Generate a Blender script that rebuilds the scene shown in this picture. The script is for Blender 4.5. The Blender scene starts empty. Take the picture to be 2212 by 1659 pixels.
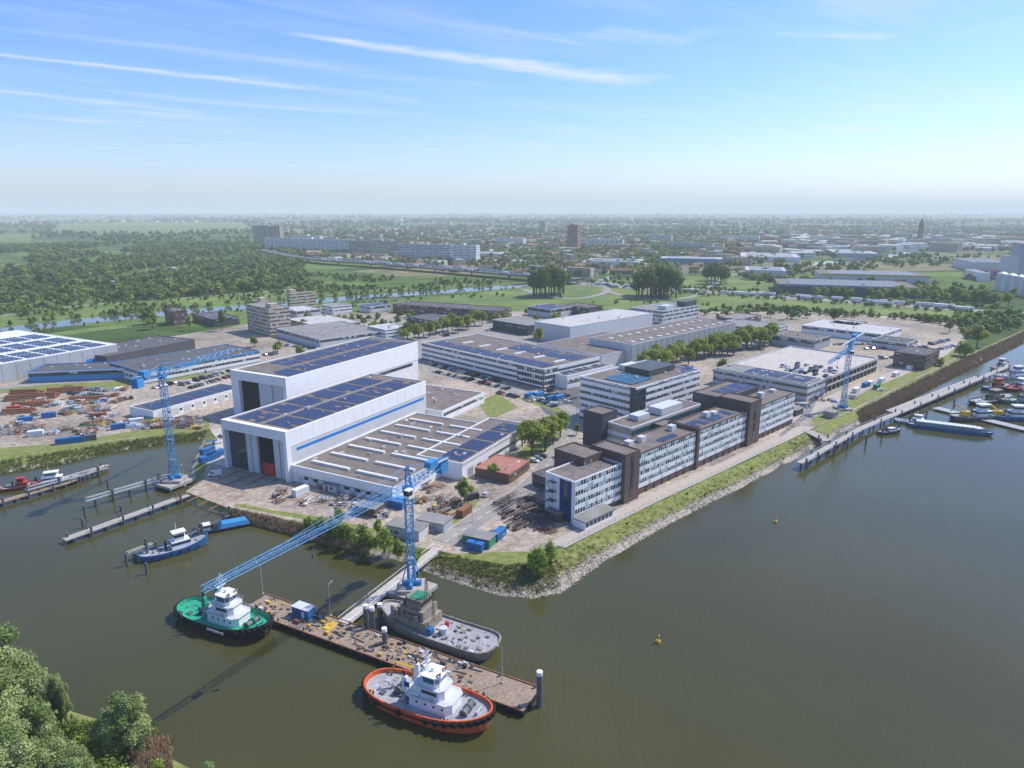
import bpy, math, random, numpy as np
from mathutils import Vector, Matrix
from mathutils import noise as mnoise
from mathutils.geometry import tessellate_polygon
random.seed(7)
rng=np.random.default_rng(7)
# ---------------------------------------------------------------- survey helpers
FPX=1500.0; CAMH=100.0
TILT=math.atan((829.5-455)/FPX); cT=math.cos(TILT); sT=math.sin(TILT)
def G(px,py,z=0.0):
    """bearing/declination reading -> site coordinates in metres at level z"""
    dx=px-1106; dy=py-829.5
    D=dy*cT+FPX*sT; F=FPX*cT-dy*sT; k=(CAMH-z)/D
    return (dx*k,F*k)
def HT(px,pb,pt,z=0.0):
    x,y=G(px,pb,z); dy=pt-829.5
    return CAMH-y*(dy*cT+FPX*sT)/(FPX*cT-dy*sT)-z
WL=-2.5
SCN=bpy.context.scene
COL=SCN.collection
# ---------------------------------------------------------------- materials
MATS={}
def mat(name,col,rough=.7,var=.18,scale=.25,metal=0.,spec=.3,bump=0.,detail=4,col2=None,objc=False):
    if name in MATS: return MATS[name]
    m=bpy.data.materials.new(name); m.use_nodes=True; nt=m.node_tree; N=nt.nodes; L=nt.links
    b=N['Principled BSDF']; b.inputs['Roughness'].default_value=rough; b.inputs['Metallic'].default_value=metal
    b.inputs['Specular IOR Level'].default_value=spec
    tc=N.new('ShaderNodeTexCoord'); geo=N.new('ShaderNodeNewGeometry')
    n=N.new('ShaderNodeTexNoise'); n.inputs['Scale'].default_value=scale; n.inputs['Detail'].default_value=detail
    n.inputs['Roughness'].default_value=.65
    L.new(tc.outputs['Object'] if objc else geo.outputs['Position'],n.inputs['Vector'])
    r=N.new('ShaderNodeValToRGB'); r.color_ramp.elements[0].position=.3; r.color_ramp.elements[1].position=.7
    c2=col2 if col2 else tuple(min(1,c*(1+var)) for c in col)
    r.color_ramp.elements[0].color=(*[c*(1-var) for c in col],1) if not col2 else (*col,1)
    r.color_ramp.elements[1].color=(*c2,1)
    L.new(n.outputs['Fac'],r.inputs['Fac']); L.new(r.outputs['Color'],b.inputs['Base Color'])
    if bump>0:
        bp=N.new('ShaderNodeBump'); bp.inputs['Strength'].default_value=bump; bp.inputs['Distance'].default_value=.3
        L.new(n.outputs['Fac'],bp.inputs['Height']); L.new(bp.outputs['Normal'],b.inputs['Normal'])
    MATS[name]=m; return m
def leafmat(name,a,b_):
    m=bpy.data.materials.new(name); m.use_nodes=True; nt=m.node_tree; N=nt.nodes; L=nt.links
    b=N['Principled BSDF']; b.inputs['Roughness'].default_value=.6; b.inputs['Specular IOR Level'].default_value=.25
    oi=N.new('ShaderNodeObjectInfo'); geo=N.new('ShaderNodeNewGeometry')
    n=N.new('ShaderNodeTexNoise'); n.inputs['Scale'].default_value=.35; n.inputs['Detail'].default_value=3
    L.new(geo.outputs['Position'],n.inputs['Vector'])
    ad=N.new('ShaderNodeMath'); ad.operation='MULTIPLY_ADD'; L.new(oi.outputs['Random'],ad.inputs[0]); ad.inputs[1].default_value=.75; 
    L.new(n.outputs['Fac'],ad.inputs[2])
    s=N.new('ShaderNodeMath'); s.operation='SUBTRACT'; L.new(ad.outputs[0],s.inputs[0]); s.inputs[1].default_value=.3
    r=N.new('ShaderNodeValToRGB'); r.color_ramp.elements[0].position=.1; r.color_ramp.elements[1].position=.9
    r.color_ramp.elements[0].color=(*a,1); r.color_ramp.elements[1].color=(*b_,1)
    L.new(s.outputs[0],r.inputs['Fac']); L.new(r.outputs['Color'],b.inputs['Base Color'])
    t=N.new('ShaderNodeBsdfTranslucent'); L.new(r.outputs['Color'],t.inputs['Color'])
    mx=N.new('ShaderNodeMixShader'); mx.inputs[0].default_value=.42
    L.new(b.outputs[0],mx.inputs[1]); L.new(t.outputs[0],mx.inputs[2]); L.new(mx.outputs[0],N['Material Output'].inputs['Surface'])
    MATS[name]=m; return m
white=mat('white_cladding',(.79,.79,.79),.5,.05,.15)
white2=mat('white_render',(.71,.71,.70),.6,.08,.3)
grey=mat('grey_cladding',(.37,.39,.41),.5,.08,.15)
lgrey=mat('light_grey_cladding',(.55,.56,.57),.5,.06,.15)
dgrey=mat('dark_grey_cladding',(.075,.078,.085),.5,.15,.2)
black=mat('black_rubber_and_shade',(.014,.014,.015),.8,.3,1)  # rubber; also the painted shade in door and deck openings
glass=mat('window_glass',(.03,.045,.06),.08,.5,.35,spec=.8)
glassb=mat('blue_glass',(.04,.12,.17),.1,.4,.25,spec=1.)
blind=mat('window_blinds',(.50,.54,.57),.5,.2,.6)
blindg=mat('green_blinds',(.40,.52,.54),.4,.25,.6)
bluem=mat('blue_stripe_paint',(.02,.19,.52),.4,.08,.3)
navy=mat('navy_panel',(.015,.04,.17),.4,.1,.3)
cblue=mat('crane_blue_paint',(.055,.25,.50),.4,.14,1)
bluew=mat('faded_blue_cladding',(.12,.24,.40),.5,.14,.3)
brick=mat('brown_brick',(.135,.095,.08),.85,.25,1.2)
brick2=mat('red_brick',(.19,.105,.08),.85,.25,1.2)
beige=mat('beige_concrete',(.50,.41,.31),.8,.12,.5)
roofb=mat('brown_roofing',(.175,.145,.125),.9,.28,.16,bump=.2,detail=9)
roofg=mat('grey_roofing',(.24,.23,.215),.9,.22,.12,bump=.2,detail=8)
roofl=mat('light_roofing',(.46,.45,.43),.85,.15,.1)
roofd=mat('bitumen_roofing',(.10,.10,.105),.9,.25,.12,detail=8)
roofr=mat('red_roofing',(.38,.17,.125),.8,.18,.3,detail=8)
skyl=mat('skylight_plastic',(.66,.66,.64),.4,.1,.5)
solarm=mat('solar_cells',(.038,.05,.105),.25,.35,.8,spec=.6)
alum=mat('galvanised_steel',(.50,.51,.52),.45,.15,1,metal=.4)
steel=mat('dark_steel',(.13,.13,.135),.55,.3,1,metal=.2)
rust=mat('rusty_steel',(.26,.115,.065),.85,.4,1.5)
timber=mat('weathered_timber',(.29,.22,.16),.9,.35,1.3,detail=9)
bark=mat('bark',(.10,.08,.055),.9,.3,2)
conc=mat('concrete',(.38,.35,.31),.85,.2,.4,detail=9)
lconc=mat('pale_concrete',(.47,.43,.38),.85,.18,.3,detail=9)
red=mat('red_paint',(.45,.05,.035),.45,.15,1)
orange=mat('orange_paint',(.62,.115,.035),.4,.16,.6)
green=mat('green_deck_paint',(.03,.34,.20),.5,.2,.6)
gdeck=mat('grey_deck_paint',(.34,.34,.35),.6,.25,.7,detail=8)
tan=mat('primer_tan',(.27,.235,.18),.7,.32,.5,detail=8)
hblack=mat('hull_black_paint',(.016,.018,.02),.35,.3,.8)
hblue=mat('hull_blue_paint',(.03,.13,.30),.4,.2,.8)
wpaint=mat('white_ship_paint',(.76,.77,.78),.35,.08,.8)
yellow=mat('yellow_paint',(.62,.40,.04),.5,.15,1)
bluec=mat('container_blue',(.03,.15,.37),.5,.2,.8)
greenc=mat('container_green',(.04,.22,.13),.5,.2,.8)
asph=mat('asphalt',(.12,.115,.11),.9,.25,.3,detail=8)
asph2=mat('worn_asphalt',(.29,.265,.235),.9,.18,.12,detail=9)
pathm=mat('path_paving',(.42,.365,.31),.9,.16,.6,detail=8)
linem=mat('road_marking',(.72,.72,.70),.7,.1,1)
kerbm=mat('kerb_stone',(.45,.44,.42),.85,.12,1)
rockm=mat('riprap_rock',(.37,.32,.26),.9,.38,1.1,bump=.3)
tile=mat('roof_tiles_orange',(.22,.11,.075),.85,.3,.05)
tile2=mat('roof_tiles_brown',(.13,.105,.095),.85,.3,.05)
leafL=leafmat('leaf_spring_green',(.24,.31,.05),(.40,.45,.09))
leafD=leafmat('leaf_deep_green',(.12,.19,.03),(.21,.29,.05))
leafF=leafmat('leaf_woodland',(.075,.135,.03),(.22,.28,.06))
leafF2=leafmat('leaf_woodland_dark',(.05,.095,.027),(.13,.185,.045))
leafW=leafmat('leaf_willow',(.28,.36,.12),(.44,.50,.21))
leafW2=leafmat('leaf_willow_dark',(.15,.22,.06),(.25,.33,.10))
reedm=mat('reed_stalks',(.38,.27,.16),.9,.3,.3)
reedg=mat('reed_green',(.19,.22,.055),.9,.3,.3)
grassm=mat('bank_grass',(.10,.145,.028),.95,.3,.35,col2=(.27,.27,.085),bump=.4,detail=11)
meadow=mat('meadow_grass',(.065,.115,.025),.95,.3,.018,col2=(.20,.25,.06),detail=12)
# ---------------------------------------------------------------- assembly builder
class Asm:
    def __init__(s,name,x=0,y=0,z=0,ang=0,tilt=None):
        s.name=name; s.loc=(x,y,z); s.ang=ang; s.parts={}; s.extra=[]
    def add(s,part,m,vs,fs):
        d=s.parts.setdefault(part,[[],[],m]); o=len(d[0]); d[0].extend(vs); d[1].extend([tuple(i+o for i in f) for f in fs])
    def box(s,part,m,x0,x1,y0,y1,z0,z1):
        if x0>x1:x0,x1=x1,x0
        if y0>y1:y0,y1=y1,y0
        vs=[(x0,y0,z0),(x1,y0,z0),(x1,y1,z0),(x0,y1,z0),(x0,y0,z1),(x1,y0,z1),(x1,y1,z1),(x0,y1,z1)]
        s.add(part,m,vs,[(0,3,2,1),(4,5,6,7),(0,1,5,4),(1,2,6,5),(2,3,7,6),(3,0,4,7)])
    def prism(s,part,m,poly,z0,z1,sc=1.,c=(0,0)):
        n=len(poly); vs=[(x,y,z0) for x,y in poly]+[(c[0]+(x-c[0])*sc,c[1]+(y-c[1])*sc,z1) for x,y in poly]
        s.add(part,m,vs,[tuple(range(n-1,-1,-1)),tuple(range(n,2*n))]+[(i,(i+1)%n,n+(i+1)%n,n+i) for i in range(n)])
    def cyl(s,part,m,p,q,r0,r1=None,n=8):
        if r1 is None:r1=r0
        p=Vector(p);q=Vector(q);d=(q-p); 
        if d.length<1e-6:return
        d.normalize(); u=d.orthogonal().normalized(); w=d.cross(u)
        vs=[];
        for c,r in((p,r0),(q,r1)):
            for i in range(n):
                a=2*math.pi*(i+.5)/n; v=c+u*math.cos(a)*r+w*math.sin(a)*r; vs.append(tuple(v))
        s.add(part,m,vs,[tuple(range(n-1,-1,-1)),tuple(range(n,2*n))]+[(i,(i+1)%n,n+(i+1)%n,n+i) for i in range(n)])
    def beam(s,part,m,p,q,w): s.cyl(part,m,p,q,w*.7,n=4)
    def torus(s,part,m,c,nrm,R,r,n=12,k=6):
        c=Vector(c);d=Vector(nrm).normalized();u=d.orthogonal().normalized();w=d.cross(u);vs=[];fs=[]
        for i in range(n):
            a=2*math.pi*i/n; e=u*math.cos(a)+w*math.sin(a)
            for j in range(k):
                b=2*math.pi*j/k; vs.append(tuple(c+e*(R+r*math.cos(b))+d*r*math.sin(b)))
        for i in range(n):
            for j in range(k):
                fs.append((i*k+j,((i+1)%n)*k+j,((i+1)%n)*k+(j+1)%k,i*k+(j+1)%k))
        s.add(part,m,vs,fs)
    def build(s):
        objs=[]
        for k,(vs,fs,m) in s.parts.items():
            me=bpy.data.meshes.new(k); me.from_pydata(vs,[],fs); me.materials.append(m); me.update()
            o=bpy.data.objects.new(k,me); COL.objects.link(o); objs.append(o)
        if len(objs)==1 and not s.extra:
            p=objs[0]; p.name=s.name
        else:
            p=bpy.data.objects.new(s.name,None); COL.objects.link(p); p.empty_display_size=1
            for o in objs+s.extra: o.parent=p
        p.location=s.loc; p.rotation_euler=(0,0,s.ang)
        return p
def text(s,body,size,loc,rot,m,ext=.03):
    c=bpy.data.curves.new('lettering','FONT'); c.body=body; c.size=size; c.extrude=ext; c.align_x='CENTER'; c.align_y='CENTER'
    c.materials.append(m); o=bpy.data.objects.new('lettering',c); COL.objects.link(o); o.location=loc; o.rotation_euler=rot; s.extra.append(o)
def lattice(a,part,m,p,q,w,pan,t,w2=None):
    p=Vector(p);q=Vector(q);d=q-p;L=d.length;d.normalize()
    up=Vector((0,0,1)) if abs(d.z)<.9 else Vector((1,0,0))
    u=d.cross(up).normalized(); v=u.cross(d).normalized(); n=max(2,int(L/pan)); w2=w2 or w
    def pt(i,k):
        f=i/n; h=(w*(1-f)+w2*f)/2; sx,sy=((-1,-1),(1,-1),(1,1),(-1,1))[k]
        return p+d*L*f+u*sx*h+v*sy*h
    for k in range(4):
        a.beam(part,m,pt(0,k),pt(n,k),t)
        for i in range(n):
            k2=(k+1)%4
            a.beam(part,m,pt(i,k) if i%2 else pt(i,k2),pt(i+1,k2) if i%2 else pt(i+1,k),t*.6)
            a.beam(part,m,pt(i,k),pt(i,k2),t*.6)
def sheet(name,pts,z,m):
    vs=[(x,y,z) for x,y in pts]; tr=tessellate_polygon([[Vector(v) for v in vs]])
    fs=[]
    for t in tr:
        a,b,c=[Vector(vs[i]) for i in t]
        fs.append(t if (b-a).cross(c-a).z>0 else t[::-1])
    me=bpy.data.meshes.new(name); me.from_pydata(vs,[],fs); me.materials.append(m)
    o=bpy.data.objects.new(name,me); COL.objects.link(o); return o
def smooth(pts,k=6):
    P=[Vector((*p,0)) for p in pts]; P=[P[0]*2-P[1]]+P+[P[-1]*2-P[-2]]; out=[]
    for i in range(1,len(P)-2):
        for j in range(k):
            t=j/k; a,b,c,d=P[i-1],P[i],P[i+1],P[i+2]
            out.append(.5*((2*b)+(c-a)*t+(2*a-5*b+4*c-d)*t*t+(3*b-a-3*c+d)*t**3))
    out.append(P[-2]); return [(p.x,p.y) for p in out]
def ribbon(name,pts,w,z,m,thick=0,off=0,a=None,k=6):
    P=smooth(pts,k) if k>1 else pts; vs=[];fs=[];n=len(P)
    for i,(x,y) in enumerate(P):
        x0,y0=P[max(0,i-1)];x1,y1=P[min(n-1,i+1)];l=math.hypot(x1-x0,y1-y0)or 1;nx,ny=-(y1-y0)/l,(x1-x0)/l
        for s in(-w/2+off,w/2+off): vs.append((x+nx*s,y+ny*s,z))
    if thick:
        for v in list(vs): vs.append((v[0],v[1],z-thick))
    for i in range(n-1):
        fs.append((2*i+1,2*i,2*i+2,2*i+3))
        if thick:
            o=2*n; fs.append((2*i,2*i+2,o+2*i+2,o+2*i)); fs.append((2*i+1,2*i+3,o+2*i+3,o+2*i+1)); fs.append((o+2*i,o+2*i+1,o+2*i+3,o+2*i+2))
    if a is not None: a.add(name,m,vs,fs); return
    me=bpy.data.meshes.new(name); me.from_pydata(vs,[],fs); me.materials.append(m)
    o=bpy.data.objects.new(name,me); COL.objects.link(o); return o
def road(name,pxs,w,z=.03,m=None,kerb=True,line=True):
    pts=[G(*p) for p in pxs]; a=Asm(name); ribbon('carriageway',pts,w,z,m or asph2,a=a)
    if kerb:
        ribbon('kerb_a',pts,.3,z+.12,kerbm,.12,off=w/2+.15,a=a); ribbon('kerb_b',pts,.3,z+.12,kerbm,.12,off=-w/2-.15,a=a)
    if line:
        P=smooth(pts,10); vs=[];fs=[]
        for i in range(0,len(P)-1,2):
            x,y=P[i];x1,y1=P[i+1];l=math.hypot(x1-x,y1-y)or 1;nx,ny=-(y1-y)/l*.1,(x1-x)/l*.1;o=len(vs)
            vs+=[(x+nx,y+ny,z+.006),(x-nx,y-ny,z+.006),(x1-nx,y1-ny,z+.006),(x1+nx,y1+ny,z+.006)];fs.append((o,o+1,o+2,o+3))
        a.add('centre_line',linem,vs,fs)
    a.build()
# ---------------------------------------------------------------- banks and terrain
pairs=[((-30000,-8000),(-30000,-8200)),((-2000,-300),(-2000,-330)),((-300,245),(-300,226))]
px=[((0,985),(0,1025)),((130,968),(135,1003)),((230,955),(240,977)),((340,940),(350,960)),((450,925),(440,948)),((470,948),(432,962)),
((445,1000),(415,1008)),((436,1038),(412,1048)),((400,1062),(385,1076)),((500,1100),(490,1118)),((600,1120),(600,1146)),((700,1138),(700,1172)),
((800,1160),(795,1197)),((880,1180),(875,1214)),((950,1192),(925,1237)),((1030,1212),(1010,1266)),((1090,1222),(1080,1286)),((1140,1218),(1150,1293)),
((1185,1193),(1215,1280)),((1260,1160),(1300,1218)),((1400,1095),(1450,1130)),((1550,1025),(1590,1060)),((1700,955),(1720,990)),((1760,925),(1770,960)),
((1850,885),(1860,915)),((1960,830),(1975,855)),((2080,770),(2095,795)),((2212,712),(2212,738))]
for t,w in px: pairs.append((G(*t),G(*w,WL)))
pairs+=[((900,1050),(900,1000)),((30000,20000),(30000,19000))]
fine=[pairs[0],pairs[1]]
for i in range(1,len(pairs)-2):
    (t0,w0),(t1,w1)=pairs[i],pairs[i+1]; n=8
    for j in range(1,n+1):
        f=j/n; r=.6 if 3<=i<30 else 0
        t=(t0[0]*(1-f)+t1[0]*f+random.uniform(-r,r)*.5,t0[1]*(1-f)+t1[1]*f+random.uniform(-r,r)*.5)
        w=(w0[0]*(1-f)+w1[0]*f+random.uniform(-r,r),w0[1]*(1-f)+w1[1]*f+random.uniform(-r,r))
        fine.append((t,w))
fine.append(pairs[-1])
gm=bpy.data.materials.new('countryside_ground'); gm.use_nodes=True; nt=gm.node_tree; N=nt.nodes; L=nt.links
b=N['Principled BSDF']; b.inputs['Roughness'].default_value=.95; b.inputs['Specular IOR Level'].default_value=.1
geo=N.new('ShaderNodeNewGeometry'); mp=N.new('ShaderNodeMapping'); mp.inputs['Scale'].default_value=(1/420,1/190,0); mp.inputs['Rotation'].default_value=(0,0,.5)
L.new(geo.outputs['Position'],mp.inputs['Vector'])
vo=N.new('ShaderNodeTexVoronoi'); vo.inputs['Scale'].default_value=1; L.new(mp.outputs[0],vo.inputs['Vector'])
sp=N.new('ShaderNodeSeparateColor'); L.new(vo.outputs['Color'],sp.inputs[0])
r=N.new('ShaderNodeValToRGB'); r.color_ramp.interpolation='CONSTANT'; e=r.color_ramp.elements
e[0].color=(.065,.11,.03,1); e[1].position=.3; e[1].color=(.10,.15,.035,1)
for p,c in((.55,(.14,.20,.045,1)),(.75,(.075,.12,.035,1)),(.88,(.22,.20,.11,1))):
    x=e.new(p); x.color=c
L.new(sp.outputs[0],r.inputs['Fac'])
n=N.new('ShaderNodeTexNoise'); n.inputs['Scale'].default_value=.03; n.inputs['Detail'].default_value=10; L.new(geo.outputs['Position'],n.inputs['Vector'])
mx=N.new('ShaderNodeMix'); mx.data_type='RGBA'; mx.blend_type='MULTIPLY'; mx.inputs[0].default_value=.8
L.new(r.outputs[0],mx.inputs[6]); rr=N.new('ShaderNodeValToRGB'); rr.color_ramp.elements[0].position=.3; rr.color_ramp.elements[0].color=(.5,.5,.5,1); rr.color_ramp.elements[1].position=.7; rr.color_ramp.elements[1].color=(1.2,1.2,1.1,1)
L.new(n.outputs['Fac'],rr.inputs['Fac']); L.new(rr.outputs[0],mx.inputs[7]); L.new(mx.outputs[2],b.inputs['Base Color'])
tops=[t for t,w in fine]
sheet('ground',tops+[(60000,60000),(-60000,60000),(-60000,-8000)],0,gm)
def strip(name,f0,z0,f1,z1,m):
    vs=[];fs=[]; src=fine
    for t,w in src:
        for f,z in((f0,z0),(f1,z1)):
            vs.append((t[0]*(1-f)+w[0]*f,t[1]*(1-f)+w[1]*f,z))
    for i in range(len(src)-1): fs.append((2*i,2*i+1,2*i+3,2*i+2))
    me=bpy.data.meshes.new(name); me.from_pydata(vs,[],fs); me.materials.append(m)
    o=bpy.data.objects.new(name,me); COL.objects.link(o); return o
strip('grass_bank',0,0,.72,-1.7,grassm)
strip('rock_revetment',.72,-1.7,1.15,-3.2,rockm)
def lerp(a,b,f): return (a[0]*(1-f)+b[0]*f,a[1]*(1-f)+b[1]*f)
def pavemat():
    m=bpy.data.materials.new('yard_concrete'); m.use_nodes=True; nt=m.node_tree;N=nt.nodes;L=nt.links
    b=N['Principled BSDF']; b.inputs['Roughness'].default_value=.9; b.inputs['Specular IOR Level'].default_value=.15
    geo=N.new('ShaderNodeNewGeometry')
    def noise(s,d=6):
        n=N.new('ShaderNodeTexNoise'); n.inputs['Scale'].default_value=s; n.inputs['Detail'].default_value=d; n.inputs['Roughness'].default_value=.6; L.new(geo.outputs['Position'],n.inputs['Vector']); return n
    r=N.new('ShaderNodeValToRGB'); e=r.color_ramp.elements; e[0].position=.35; e[0].color=(.28,.245,.21,1); e[1].position=.62; e[1].color=(.56,.475,.385,1)
    L.new(noise(.018,8).outputs['Fac'],r.inputs['Fac'])
    r2=N.new('ShaderNodeValToRGB'); e=r2.color_ramp.elements; e[0].position=.32; e[0].color=(.58,.56,.54,1); e[1].position=.62; e[1].color=(1.1,1.08,1.05,1)
    L.new(noise(.35,10).outputs['Fac'],r2.inputs['Fac'])
    mx=N.new('ShaderNodeMix'); mx.data_type='RGBA'; mx.blend_type='MULTIPLY'; mx.inputs[0].default_value=1; L.new(r.outputs[0],mx.inputs[6]); L.new(r2.outputs[0],mx.inputs[7])
    mp=N.new('ShaderNodeMapping'); mp.inputs['Rotation'].default_value=(0,0,.49); mp.inputs['Scale'].default_value=(.16,.16,1); L.new(geo.outputs['Position'],mp.inputs['Vector'])
    br=N.new('ShaderNodeTexBrick'); br.inputs['Scale'].default_value=1; br.inputs['Mortar Size'].default_value=.02; br.inputs['Color1'].default_value=(1,1,1,1); br.inputs['Color2'].default_value=(.86,.86,.86,1); br.inputs['Mortar'].default_value=(.55,.55,.5,1); L.new(mp.outputs[0],br.inputs['Vector'])
    m2=N.new('ShaderNodeMix'); m2.data_type='RGBA'; m2.blend_type='MULTIPLY'; m2.inputs[0].default_value=.8; L.new(mx.outputs[2],m2.inputs[6]); L.new(br.outputs['Color'],m2.inputs[7])
    L.new(m2.outputs[2],b.inputs['Base Color']); return m
yard=pavemat()
inner=[lerp(G(*t),G(*w,WL),-.06) for t,w in px[:-1]]
sheet('yard_pavement',inner+[G(*p) for p in((2085,735),(2060,690),(1700,672),(1300,674),(1000,672),(700,676),(560,696),(300,738),(0,790),(-150,800),(-150,985))],.012,yard)
def patch(name,pxs,z,m): return sheet(name,[G(*p) for p in pxs],z,m)
patch('parking_asphalt',[(905,790),(1000,768),(1190,830),(1300,800),(1540,760),(1660,745),(1560,700),(1100,690),(890,700),(640,745),(690,740)],.02,asph2)
patch('car_park_asphalt',[(1140,850),(1260,835),(1255,905),(1180,895)],.028,asph)
patch('car_park_asphalt',[(1540,860),(1740,880),(1930,800),(1960,815),(1740,912),(1530,880)],.024,asph2)
patch('lawn',[(1120,862),(1150,858),(1235,888),(1210,893)],.035,grassm)
patch('lawn',[(1030,870),(1075,850),(1120,880),(1060,905)],.035,grassm)
patch('lawn',[(1100,1000),(1140,960),(1230,930),(1250,960),(1160,1000),(1120,1010)],.035,grassm)
patch('lawn',[(985,1100),(1025,1060),(1040,1075),(1000,1125),(975,1135)],.035,grassm)
patch('lawn',[(920,1210),(960,1196),(1200,1190),(1180,1205),(1140,1216),(1090,1220),(1030,1210),(950,1201)],.030,grassm)
patch('verge_grass',[(0,968),(120,958),(300,930),(440,902),(455,905),(450,924),(230,953),(0,983)],.03,grassm)
patch('verge_grass',[(0,835),(230,825),(560,795),(620,790),(560,800),(240,838),(0,850)],.03,grassm)
patch('verge_grass',[(500,1092),(600,1112),(700,1130),(800,1152),(880,1172),(870,1160),(800,1140),(700,1118),(600,1104),(520,1088)],.03,grassm)
patch('verge_grass',[(1760,922),(1850,880),(1960,826),(2080,766),(2085,745),(1950,805),(1840,862),(1752,905)],.03,grassm)
road('site_road',[(960,1172),(1050,1110),(1150,1045),(1195,985),(1238,930),(1245,895),(1190,865),(1110,842),(1010,820),(930,805),(915,780),(960,760)],8,.04)
road('quay_road',[(1700,905),(1760,880),(1850,840),(1930,810),(2020,770),(2060,740)],9,.04,m=pathm,kerb=False,line=False)
road('riverside_path',[(1205,1178),(1260,1150),(1400,1082),(1550,1013),(1700,943),(1745,922)],5,.05,m=pathm,kerb=True,line=False)
road('estate_road',[(0,838),(230,818),(420,806),(600,775),(760,720),(860,690)],7,.045,m=asph2)
road('estate_road',[(860,695),(1000,720),(1100,690),(1200,680)],7,.045,m=asph2)
road('estate_road',[(1300,860),(1420,800),(1540,770),(1690,745),(1780,750)],7,.05,m=asph2)
# water
def watermat(name,c0,c1,rough,bump):
    wm=bpy.data.materials.new(name); wm.use_nodes=True; nt=wm.node_tree;N=nt.nodes;L=nt.links
    b=N['Principled BSDF']; b.inputs['Roughness'].default_value=rough; b.inputs['IOR'].default_value=1.33
    geo=N.new('ShaderNodeNewGeometry')
    n0=N.new('ShaderNodeTexNoise'); n0.inputs['Scale'].default_value=.012; n0.inputs['Detail'].default_value=6; L.new(geo.outputs['Position'],n0.inputs['Vector'])
    r=N.new('ShaderNodeValToRGB'); e=r.color_ramp.elements; e[0].position=.3; e[0].color=(*c0,1); e[1].position=.7; e[1].color=(*c1,1)
    L.new(n0.outputs['Fac'],r.inputs['Fac']); L.new(r.outputs[0],b.inputs['Base Color'])
    mp=N.new('ShaderNodeMapping'); mp.inputs['Scale'].default_value=(.9,.35,1); mp.inputs['Rotation'].default_value=(0,0,.6); L.new(geo.outputs['Position'],mp.inputs['Vector'])
    n1=N.new('ShaderNodeTexNoise'); n1.inputs['Scale'].default_value=.9; n1.inputs['Detail'].default_value=6; n1.inputs['Roughness'].default_value=.65; L.new(mp.outputs[0],n1.inputs['Vector'])
    mu=N.new('ShaderNodeMath'); mu.operation='MULTIPLY'; L.new(n1.outputs['Fac'],mu.inputs[0]); L.new(n0.outputs['Fac'],mu.inputs[1])
    bp=N.new('ShaderNodeBump'); bp.inputs['Strength'].default_value=bump; bp.inputs['Distance'].default_value=.3; L.new(mu.outputs[0],bp.inputs['Height']); L.new(bp.outputs[0],b.inputs['Normal'])
    return wm
wm=watermat('river_water',(.050,.050,.014),(.072,.068,.022),.10,.5)
wc=watermat('canal_water',(.07,.085,.08),(.10,.12,.11),.05,.05)
me=bpy.data.meshes.new('river'); S=3000; me.from_pydata([(-S,-S,WL),(S,-S,WL),(S,S,WL),(-S,S,WL)],[],[(0,1,2,3)]); me.materials.append(wm); o=bpy.data.objects.new('river_water',me); COL.objects.link(o)
# ---------------------------------------------------------------- trees
def quadmesh(name,V,mi,mats,extra=None):
    n=len(V)//4; me=bpy.data.meshes.new(name)
    vs=V.tolist(); fs=[(4*i,4*i+1,4*i+2,4*i+3) for i in range(n)]; mis=list(mi)
    if extra:
        o=len(vs); vs+=extra[0]; fs+=[tuple(i+o for i in f) for f in extra[1]]; mis+=[0]*len(extra[1])
    me.from_pydata(vs,[],fs)
    for m in mats: me.materials.append(m)
    me.polygons.foreach_set('material_index',np.array(mis,dtype=np.int32)); me.update(); return me
def tree_mesh(name,seed,H,R,nl,size,mats,zb=.3,nlobes=12,narrow=1.,core=0):
    g=np.random.default_rng(seed); lob=[];
    for i in range(nlobes):
        d=g.normal(size=3); d/=np.linalg.norm(d); rr=g.uniform(.25,.98)
        c=np.array([d[0]*R*rr*.8,d[1]*R*rr*.8,H*(zb+(1-zb)*.5)+d[2]*rr*H*(1-zb)*.38])
        fz=(c[2]/H-zb)/(1-zb); c[:2]*=(1.15-.6*fz)
        lob.append((c,R*g.uniform(.24,.5)*narrow,g.uniform()))
    ws=np.array([l[1]**2 for l in lob]); ws/=ws.sum(); idx=g.choice(nlobes,nl,p=ws)
    C=np.array([l[0] for l in lob])[idx]; Rr=np.array([l[1] for l in lob])[idx]
    d=g.normal(size=(nl,3)); d/=np.linalg.norm(d,axis=1)[:,None]
    rad=Rr*(g.uniform(0,1,nl)**.35)*g.uniform(.8,1.22,nl)
    P=C+d*rad[:,None]*np.array([1,1,.9])
    nn=d+g.normal(size=(nl,3))*.55; nn[:,2]+=.35; nn/=np.linalg.norm(nn,axis=1)[:,None]
    t=np.cross(nn,g.normal(size=(nl,3))); t/=np.linalg.norm(t,axis=1)[:,None]; u=np.cross(nn,t)
    s=(size*g.uniform(.5,1.3,nl))[:,None]*.5; k=g.uniform(.5,1,(nl,1))
    V=np.empty((nl,4,3)); V[:,0]=P-t*s-u*s*k*.4; V[:,1]=P+t*s*.3-u*s*k; V[:,2]=P+t*s+u*s*k*.4; V[:,3]=P-t*s*.3+u*s*k
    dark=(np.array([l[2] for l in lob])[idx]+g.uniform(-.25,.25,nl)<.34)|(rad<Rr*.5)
    a=Asm('t')
    a.cyl('b',bark,(0,0,-.3),(0,0,H*.45),R*.07,R*.045,7)
    for l in lob[:8]:
        a.cyl('b',bark,(0,0,H*.3),tuple(l[0]),R*.035,R*.012,5)
    vs,fs,_=a.parts['b']
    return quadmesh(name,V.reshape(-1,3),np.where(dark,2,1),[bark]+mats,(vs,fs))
midT=[tree_mesh('broadleaf_tree',s,10,4.2,2800,.6,[leafL,leafD],nlobes=15) for s in(1,2,3)]
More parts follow.
